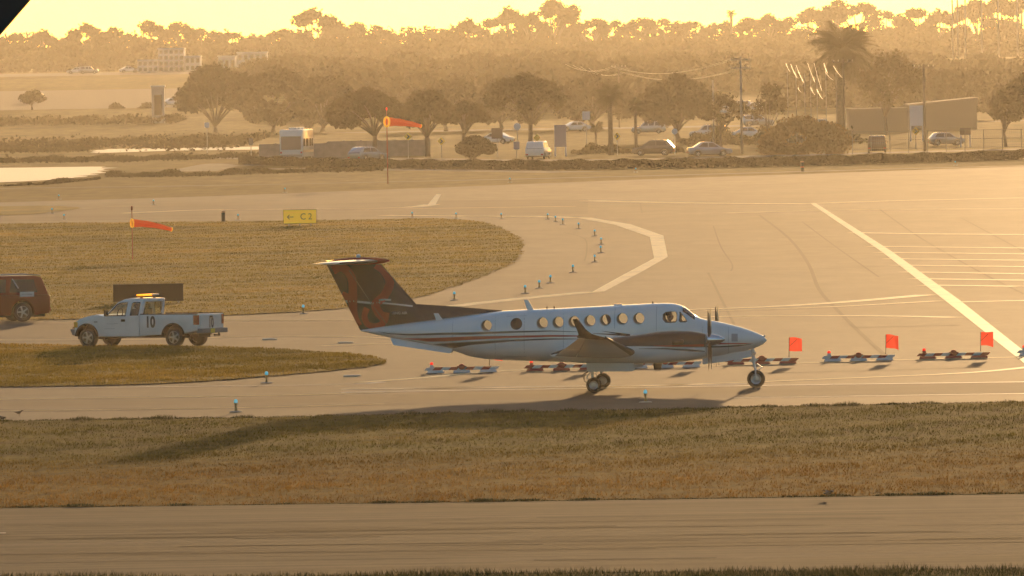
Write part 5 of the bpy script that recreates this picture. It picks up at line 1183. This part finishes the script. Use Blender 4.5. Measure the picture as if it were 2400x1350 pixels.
_, pC = pole('utility pole far behind the oaks carrying the wires on the left', 1452, 1900, 152, .14, M_WOODP, 1)
def wires(label, spans, r=.02):
    for i, (a, b, sag, s) in enumerate(spans):
        n = 14; c = MB(); a, b = Vector(a), Vector(b); c.tube([a.lerp(b, k/n)-Vector((0, 0, sag*4*(k/n)*(1-k/n))) for k in range(n+1)], r, 5, False)
        o = c.build('power_line', M_WIRE, None, smooth=True); tag(o, s, 'power line', label)
top = lambda x, y, Y: P(x, y, Y)
for k, (dx, dz, nm) in enumerate(((-1.0, -.25, 'lowest left wire'), (-.5, -.25, 'second wire'), (.5, -1.1, 'third wire'), (1.0, -1.1, 'lowest wire'))):
    wires('overhead wires', [(pC+Vector((dx, -.1, dz)), pA+Vector((dx, -.1, dz)), 1.3, 'sagging overhead wire left of the middle pole, %s of its four' % ('front', 'second', 'third', 'rear')[k]),
                            (top(1325+18*k, 150+3*k, 2150), pC+Vector((dx, -.1, dz)), .9, 'faint overhead wire above the taller slim palm, %s of its four' % ('front', 'second', 'third', 'rear')[k])], .011)
# flag poles and the slack glinting lines between them
M_MAST = mat('mast_metal', (.12, .10, .085), .6)
FP = [(1848, 168), (1868, 158), (1888, 172), (1902, 165), (1917, 165), (1938, 160), (1962, 170), (1822, 200)]
for i, (x, y) in enumerate(FP):
    pole('%s thin bare flag pole from the left behind the rusty bush' % ORD(sorted(FP).index((x, y))+1), x, 1440+i*6, y, .06, M_MAST, 0, 'flag poles behind the rusty bush', 'flag_pole', 'flag pole')
for i, (x0, y0, x1, y1) in enumerate([(1842, 148, 1852, 168), (1853, 150, 1868, 182), (1866, 153, 1884, 194), (1893, 148, 1910, 192), (1908, 148, 1926, 212), (1931, 148, 1940, 172), (1934, 168, 1953, 188), (1953, 154, 1976, 184), (1900, 205, 1910, 222), (1914, 208, 1928, 232), (1870, 205, 1878, 216)]):
    a, b = P(x0, y0, 1452), P(x1, y1, 1425); wires('glinting slack lines at the flag poles', [(a, b, .12, '%s short glinting slanted line from the left at the flag poles' % ORD(i+1))], .014)
for i, (x, tp) in enumerate([(2234, -30), (2246, -26), (2264, -30), (2302, -20), (2341, -24), (2386, -28)]):
    pole('%s of the very tall thin masts from the left, top right' % ORD(i+1), x, 2900, tp, .22, M_CONCP, 0, 'tall thin masts at the right', 'light_mast', 'mast')
# chain link fence at right
fe = thing('chain_link_fence', 'chain link fence with thin posts behind the hedge at right', 'fence', GT(1995, 1325), 0); fb = GT(1995, 1325)
xsf = list(range(1998, 2470, 44)); tops = []
for x in xsf:
    b = GT(x, 1325)-fb; c = MB(); c.tube([b+Vector((0, 0, -.1)), b+Vector((0, 0, 2.35))], .045, 6); c.build('post', M_MAST, fe); tops.append(b)
for zz in (2.3, 1.4, .5):
    c = MB(); c.tube([q+Vector((0, -.03, zz)) for q in tops], .022, 5); c.build('rail', M_MAST, fe)
c = MB()
for a, b in zip(tops, tops[1:]):
    for k in range(9):
        u0, u1 = k/9, (k+1)/9
        c.tube([a.lerp(b, u0)+Vector((0, .03, .3)), a.lerp(b, u1)+Vector((0, .03, 2.3))], .006, 3, False); c.tube([a.lerp(b, u1)+Vector((0, .03, .3)), a.lerp(b, u0)+Vector((0, .03, 2.3))], .006, 3, False)
m_ = c.build('wire_mesh', M_MAST, fe, fixn=False); m_['kind'] = 'stuff'
fe2 = None
# grey panel wall behind the motorhome
wl = GT(607, 1400); wall = thing('panel_wall', 'low grey panel wall behind the motorhome and the silver crossover', 'wall', wl, 0)
M_WALL = mat('wall_panel', (.22, .19, .18), .8, noise=.15, scale=1.5)
for k, x in enumerate(range(607, 1000, 40)):
    a, b = GT(x, 1400)-wl, GT(x+39, 1400)-wl; h_ = 1.55 if x < 760 else 1.75; c = MB(); c.bbox((a.x, -.1, -.2), (b.x, .1, h_)); c.build('panel', M_WALL, wall)
    c = MB(); c.bbox((b.x-.12, -.16, -.2), (b.x+.16, -.101, h_+.08)); c.build('post', M_WALL, wall)
# road signs
M_SY = mat('chevron_yellow', (.75, .48, .03), .5); M_SB = mat('sign_blue', (.12, .16, .30), .5); M_SW = mat('sign_white', (.62, .62, .66), .5); M_SBR = mat('sign_brown', (.10, .06, .05), .6); M_SGR = mat('sign_back_grey', (.2, .18, .17), .5)
def sign(name, label, x, Y, y0, y1, w_px, m, posts=1, cat='road sign', group=None, diamond=False, chev=False, round_=False):
    b = GT(x, Y); t = thing(name, label, cat, b, 0, group); a, e = P(x, y0, Y).z-b.z, P(x, y1, Y).z-b.z; w_ = w_px*Y/F; zc = (a+e)/2; h_ = a-e
    c = MB()
    if diamond: c.prism([(0, -.05, zc-h_/2), (w_/2, -.05, zc), (0, -.05, zc+h_/2), (-w_/2, -.05, zc)], (0, .04, 0))
    elif round_: c.lathe([(h_/2, -.05), (h_/2, -.01)], (0, 0, zc), 'y', 20)
    else: c.bbox((-w_/2, -.05, zc-h_/2), (w_/2, -.01, zc+h_/2))
    pn = c.build('panel', m, t)
    if chev:
        k = h_*.26; c = MB(); c.prism([(-k*.9, -.056, zc+k), (-k*.1, -.056, zc+k), (k*.9, -.056, zc), (-k*.1, -.056, zc-k), (-k*.9, -.056, zc-k), (k*.1, -.056, zc)], (0, .005, 0)); c.build('chevron', M_INK, pn)
    for i in range(posts):
        px_ = 0 if posts == 1 else (-w_/2+.08 if i == 0 else w_/2-.08); c = MB(); c.tube([(px_, .04, -.2), (px_, .04, zc if posts == 1 else a)], .05 if posts == 1 else .09, 6); c.build('post', M_PLT if posts == 1 else M_SW, t)
    return t
CG = 'yellow chevron road signs'
sign('chevron_sign', 'yellow diamond chevron sign under the tail of the tall windsock', 957, 1365, 311, 329, 19, M_SY, group=CG, diamond=True, chev=True)
sign('chevron_sign', 'yellow diamond chevron sign beneath the smallest near oak', 1035, 1365, 322, 340, 19, M_SY, group=CG, diamond=True, chev=True)
sign('chevron_sign', 'yellow diamond chevron sign between the two slim palms', 1447, 1365, 310, 329, 16, M_SY, group=CG, diamond=True, chev=True)
sign('chevron_sign', 'yellow diamond chevron sign just left of the dark wooden pole', 2147, 1365, 298, 317, 18, M_SY, group=CG, diamond=True, chev=True)
sign('warning_sign', 'plain yellow diamond sign partly behind the forked oak trunk', 1259, 1372, 314, 332, 17, M_SY, diamond=True)
sign('billboard', 'grey blue notice board on two white posts', 1314, 1360, 293, 344, 28, mat('board_slate', (.24, .23, .30), .5), 2, 'notice board')
sign('road_sign', 'dark brown square sign on a post beside the round bush', 1166, 1362, 300, 325, 26, M_SBR)
sign('road_sign', 'small blue sign low between the brown sign and forked oak', 1211, 1355, 332, 350, 14, M_SB)
sign('road_sign', 'white round sign on a post right of the hazy tree trunk', 1582, 1360, 301, 315, 14, M_SW, round_=True)
sign('road_sign', 'white square panel sign above the notice board', 1375, 1480, 261, 281, 18, M_SW)
sign('road_sign', 'white round sign seen through the fork of the airy oak', 1213, 1480, 288, 305, 15, M_SW, round_=True)
sign('road_sign', 'grey sign back at the right end of the long pond', 589, 1330, 324, 340, 10, M_SGR)
sign('road_sign', 'dark wide sign on two posts behind the chain link fence', 2263, 1400, 300, 316, 25, M_SBR, 2)
sign('road_sign', 'small pale sign in the field left of the motorhome', 486, 1500, 287, 299, 11, M_SW)
sign('road_sign', 'large white sign with two dark arrows in front of the warehouse', 2149, 1500, 247, 295, 32, M_SW, 2)
# buildings
M_BW = mat('building_white', (.55, .52, .50), .8); M_BG = mat('building_grey', (.36, .33, .31), .8); M_BT = mat('warehouse_tan', (.20, .145, .10), .9); M_ROOF = mat('metal_roof', (.5, .5, .54), .35, metal=.4)
def building(label, x0, x1, ytop, Y, depth, m, roof=None, wins=(0, 0), name='building', pitch=0.0, group=None):
    b = GT((x0+x1)/2, Y); w_ = (x1-x0)*Y/F; h_ = P((x0+x1)/2, ytop, Y).z-b.z; t = thing(name, label, 'building', b, 0, group)
    c = MB(); c.bbox((-w_/2, 0, -1), (w_/2, depth, h_)); c.build('wall', m, t)
    c = MB()
    if pitch: c.hexa([(-w_/2-.2, -.2, h_+.002), (w_/2+.2, -.2, h_+.002), (w_/2+.2, depth+.2, h_+.002), (-w_/2-.2, depth+.2, h_+.002), (-w_/2-.2, -.2, h_+.15), (w_/2+.2, -.2, h_+.15+pitch), (w_/2+.2, depth+.2, h_+.15+pitch), (-w_/2-.2, depth+.2, h_+.15)])
    else: c.bbox((-w_/2-.15, -.15, h_+.002), (w_/2+.15, depth+.15, h_+.25))
    c.build('roof', roof or M_ROOF, t)
    nx, nz = wins
    for i in range(nx):
        for j in range(nz):
            cx = -w_/2+w_*(i+.5)/nx; cz = h_*(j+.5)/nz; c = MB(); c.bbox((cx-w_/nx*.3, -.03, cz-h_/nz*.28), (cx+w_/nx*.3, -.002, cz+h_/nz*.28)); c.build('window', M_SMOKE, t)
    return t
building('low pale wing of the hazy building, left of its taller block', 323, 371, 142, 3000, 14, M_BW, None, (4, 2))
building('tall pale block of the hazy building in the far left distance', 371.5, 432, 115, 3005, 14, M_BW, None, (5, 4))
building('flat hazy building part right of the tall pale block', 433, 470, 133, 3000, 12, M_BW, None, (3, 2))
building('low building with a shining bluish roof far left', 512, 552, 133, 2950, 12, M_BW, M_ROOF, (3, 1))
building('long hazy white building above the middle wood', 556, 626, 124, 2990, 12, M_BW, None, (5, 2))
building('small square kiosk beside the far highway', 356, 386, 204, 2120, 2.5, M_BG, None, (1, 1), 'kiosk')
building('tan warehouse with a slanting roof line behind the fence', 2132, 2290, 246, 1720, 20, M_BT, M_BT, (0, 0), 'warehouse', .8)
building('long low brown wall of a shed behind the rusty bush', 1990, 2128, 258, 1660, 12, M_BT, M_BT, (0, 0), 'shed')
# highway embankments on the far left as roads
line('highway', [(-300, 212), (0, 212), (240, 216), (430, 222)], 60, mat('pale_highway', (.30, .27, .25), .6), 0) if False else None
def terrain_sheet(name, x0, x1, Ya, Yb, m, dz=.06):
    n = int((Yb-Ya)/30)+1; v = []
    for i in range(n+1):
        y = Ya+(Yb-Ya)*i/n
        for x in (x0, x1): q = GT(x, y); v.append((q.x, y, ZG(y)+dz))
    c = MB(); c.add(v, [(2*i, 2*i+1, 2*i+3, 2*i+2) for i in range(n)]); o = c.build(name, m, fixn=False); o['kind'] = 'structure'
def ZG(y):                                  # height of the meshed ground
    i = max(k for k in range(len(ys)) if ys[k] <= y); t = (y-ys[i])/(ys[i+1]-ys[i]); return terrain(ys[i])*(1-t)+terrain(ys[i+1])*t
M_PR = mat('pale_road', (.10, .09, .085), .9, spec=.05)
terrain_sheet('highway', -260, 432, 2330, 2600, M_PR); terrain_sheet('frontage_road', -260, 460, 2900, 3050, M_PR)
# parked cars in the distant lots
PG = 'cars parked in the hazy lots'
protos = []
for i, (pr, gl, m, L_, H_) in enumerate(((P_SED, G_SED, M_WC, 4.6, 1.45), (P_SUV, G_SUV, M_SIL, 4.7, 1.75), (P_HATCH, G_HATCH, M_DKC, 4.2, 1.55))): protos.append((pr, gl, m, L_, H_))
first = {}
PK = [(1160,284,1560,'white','with glinting roof behind the brown sign'),(1660,285,1600,'silver','left of the middle pole'),(1757,280,1590,'white','right of the middle pole'),(1775,262,1850,'silver','higher up right of the middle pole'),(1850,268,1700,'dark','under the left flag poles'),
      (1900,266,1700,'silver','under the flag poles in the middle'),(1690,232,2100,'white','in the upper row left of the middle pole'),(1730,214,2150,'silver','in the upper row near the middle pole'),(1770,214,2150,'white','in the upper row right of the middle pole'),(1520,265,1720,'silver','behind the shorter slim palm'),(1345,262,1800,'white','left of the white square panel sign'),
      (2310,165,2300,'silver','in the top right lot, left one'),(2340,166,2300,'white','in the top right lot, right one'),(180,176,2980,'white','on the far left road, left one'),(208,172,2960,'silver','on the far left road, middle one'),(302,168,2990,'white','on the far left road, right one'),(75,206,2420,'silver','on the far left highway by the round bush'),(400,236,2350,'white','near the square kiosk')]
for i, (x, y, Y_, colr, s) in enumerate(PK):
    k = i % 3; b = GT(x, Y_); z = b.z+.08; col = {'white': 0, 'silver': 1, 'dark': 2}[colr]
    if col not in first:
        pr, gl, m, L_, H_ = protos[col]; first[col] = car('parked_car', '%s parked car %s' % (colr, s), (b.x, b.y, z), R(15*(i % 5)+160), L_, 1.8, H_, pr, gl, m, 'car', PG); first[str(col)] = tree_of(first[col])
    else:
        d = dup(first[str(col)]); d.location = (b.x, b.y, z); d.rotation_euler = (0, 0, R(random.Random(i).choice((0, 12, 168, 180, 200, 340)))); d['label'] = '%s parked car %s' % (colr, s)

# low scrub: reed beds by the ponds, rough bands in the field, undergrowth between the lots
def scrub(name, px, n, h, size, seed, m, spread=.5, Yk=None):
    g = np.random.default_rng(seed); P_ = np.array([tuple(G(x, y) if Yk is None else GT(x, Yk)) for x, y in px]); k = g.integers(0, len(P_)-1, n); t = g.random(n)[:, None]
    b = P_[k]*(1-t)+P_[k+1]*t; b[:, 1] += g.normal(size=n)*spread; f = np.clip(.6+.4*np.sin(b[:, 0]*.9+seed)+.3*np.sin(b[:, 0]*2.3), .2, 1.4); b[:, 2] += g.random(n)**.8*h*f
    u = g.normal(size=(n, 3)); u /= np.linalg.norm(u, axis=1)[:, None]; v = np.cross(u, g.normal(size=(n, 3))); v /= np.linalg.norm(v, axis=1)[:, None]; s = size*(.6+.8*g.random(n))[:, None]
    o = link(name, quads_mesh(name, np.stack([b-u*s, b-v*s*.6, b+u*s, b+v*s*.6], 1).reshape(-1, 3), m)); o['kind'] = 'stuff'
M_REED = leaf_mat('reed_leaves', (.060, .046, .015), .3)
scrub('reeds', [(-100, 380), (150, 376), (330, 374), (600, 366)], 12000, .42, .14, 61, M_REED, 14)
scrub('reeds', [(255, 412), (420, 412), (640, 404), (900, 398)], 8000, .45, .13, 62, M_REED, 7)
scrub('reeds', [(-100, 441), (120, 432), (235, 420)], 3500, .35, .11, 63, M_REED, 1.5)
scrub('scrub', [(-100, 352), (120, 352), (215, 350)], 5000, .3, .18, 64, M_REED, 20)
scrub('scrub', [(-100, 300), (430, 300), (600, 300)], 6000, .7, .25, 65, M_LEAF2, 60, 1700)
scrub('scrub', [(-60, 300), (200, 300), (430, 300)], 6000, 1.0, .3, 66, M_LEAF2, 30, 2150)
scrub('scrub', [(1600, 300), (1800, 300), (2000, 300)], 9000, 1.7, .22, 67, M_LEAF, 20, 1520)
scrub('scrub', [(1340, 300), (1480, 300), (1600, 300)], 3500, .9, .2, 68, M_LEAF, 8, 1400)
# ------------------------------------------------------------------ grass blades (uncountable)
def inside(px, py, poly):
    x = np.array([p.x for p in poly]); y = np.array([p.y for p in poly]); r = np.zeros(len(px), bool); j = len(x)-1
    for i in range(len(x)):
        c = ((y[i] > py) != (y[j] > py)); 
        if c.any():
            xi = (x[j]-x[i])*(py-y[i])/(y[j]-y[i]+1e-12)+x[i]; r ^= c & (px < xi)
        j = i
    return r
def blades(poly, n, h, wd, z, seed, xlim=None, power=1.0):
    g = np.random.default_rng(seed); x0, x1 = min(p.x for p in poly), max(p.x for p in poly); y0, y1 = min(p.y for p in poly), max(p.y for p in poly)
    if xlim: x0, x1 = max(x0, xlim[0]), min(x1, xlim[1])
    out = []; tot = 0
    while tot < n:
        m = n; px = g.uniform(x0, x1, m); py = g.uniform(y0, y1, m)
        # clumping: keep more where a cheap wave field is high
        f = .5+.25*np.sin(px*1.9+np.sin(py*.7)*2)+.25*np.sin(px*.63-py*.41+1.3); k = inside(px, py, poly) & (g.random(m) < .35+.65*f)
        out.append(np.stack([px[k], py[k], f[k]], 1)); tot += k.sum()
    p = np.concatenate(out)[:n]; hh = h*(.45+.9*g.random(n)**power)*(.65+.7*p[:, 2]); a = g.uniform(0, 2*pi, n); ww = wd*(.6+.8*g.random(n))
    dx, dy = np.cos(a)*ww/2, np.sin(a)*ww/2; lx, ly = g.normal(size=n)*hh*.35, g.normal(size=n)*hh*.35; zz = np.full(n, z)
    v = np.stack([np.stack([p[:, 0]-dx, p[:, 1]-dy, zz-.01], 1), np.stack([p[:, 0]+dx, p[:, 1]+dy, zz-.01], 1), np.stack([p[:, 0]+lx, p[:, 1]+ly, zz+hh], 1)], 1)
    return v.reshape(-1, 3)
def tri_mesh(name, q, m):
    me = bpy.data.meshes.new(name); n = len(q)//3
    me.vertices.add(n*3); me.vertices.foreach_set('co', np.asarray(q, np.float32).ravel()); me.loops.add(n*3); me.loops.foreach_set('vertex_index', np.arange(n*3, dtype=np.int32))
    me.polygons.add(n); me.polygons.foreach_set('loop_start', np.arange(0, n*3, 3, dtype=np.int32)); me.polygons.foreach_set('loop_total', np.full(n, 3, np.int32)); me.update(calc_edges=True); me.materials.append(m)
    o = link(name, me); o['kind'] = 'stuff'; return o
tri_mesh('grass', blades(STRIP, 90000, .055, .028, .02, 1, (-17, 17)), M_BLADE)
tri_mesh('grass', blades(ISL2, 50000, .06, .04, .05, 2, (-20, 20)), M_BLADE2)
tri_mesh('grass', blades(ISL1, 175000, .05, .05, .05, 3, (-37, 37)), M_BLADE2)
NEAR = GG([(-100, 1352), (600, 1352), (1200, 1343), (2500, 1332), (2500, 1420), (-100, 1420)])
tri_mesh('grass', blades(NEAR, 30000, .11, .02, .01, 4), M_WEED)
# taller tufts along the runway-side edge of the verge
def edge_tufts(pts, n, h, wd, z, seed, spread=.35):
    g = np.random.default_rng(seed); P_ = np.array([(p.x, p.y) for p in pts]); k = g.integers(0, len(P_)-1, n); t = g.random(n)[:, None]; b = P_[k]*(1-t)+P_[k+1]*t; b[:, 1] += np.abs(g.normal(size=n))*spread
    f = np.clip(np.sin(b[:, 0]*1.37)*np.sin(b[:, 0]*3.9+1)+.6*np.sin(b[:, 0]*.61+2)+.5, .15, 2)/2; hh = h*f*(.4+g.random(n)); a = g.uniform(0, 2*pi, n); dx, dy = np.cos(a)*wd/2, np.sin(a)*wd/2; zz = np.full(n, z); l = g.normal(size=(n, 2))*hh[:, None]*.4
    return np.stack([np.stack([b[:, 0]-dx, b[:, 1]-dy, zz-.01], 1), np.stack([b[:, 0]+dx, b[:, 1]+dy, zz-.01], 1), np.stack([b[:, 0]+l[:, 0], b[:, 1]+l[:, 1], zz+hh], 1)], 1).reshape(-1, 3)
e1_ = GG([(-60, 1192), (600, 1184), (1200, 1176), (1800, 1167), (2460, 1157)]); e2_ = GG([(-60, 990), (600, 981), (1200, 968), (1800, 956), (2460, 943)])
tri_mesh('edge_grass', edge_tufts(e1_, 9000, .07, .03, .015, 5), M_WEED); tri_mesh('edge_grass', edge_tufts(e2_, 9000, .11, .03, .02, 6, .8), M_WEED)
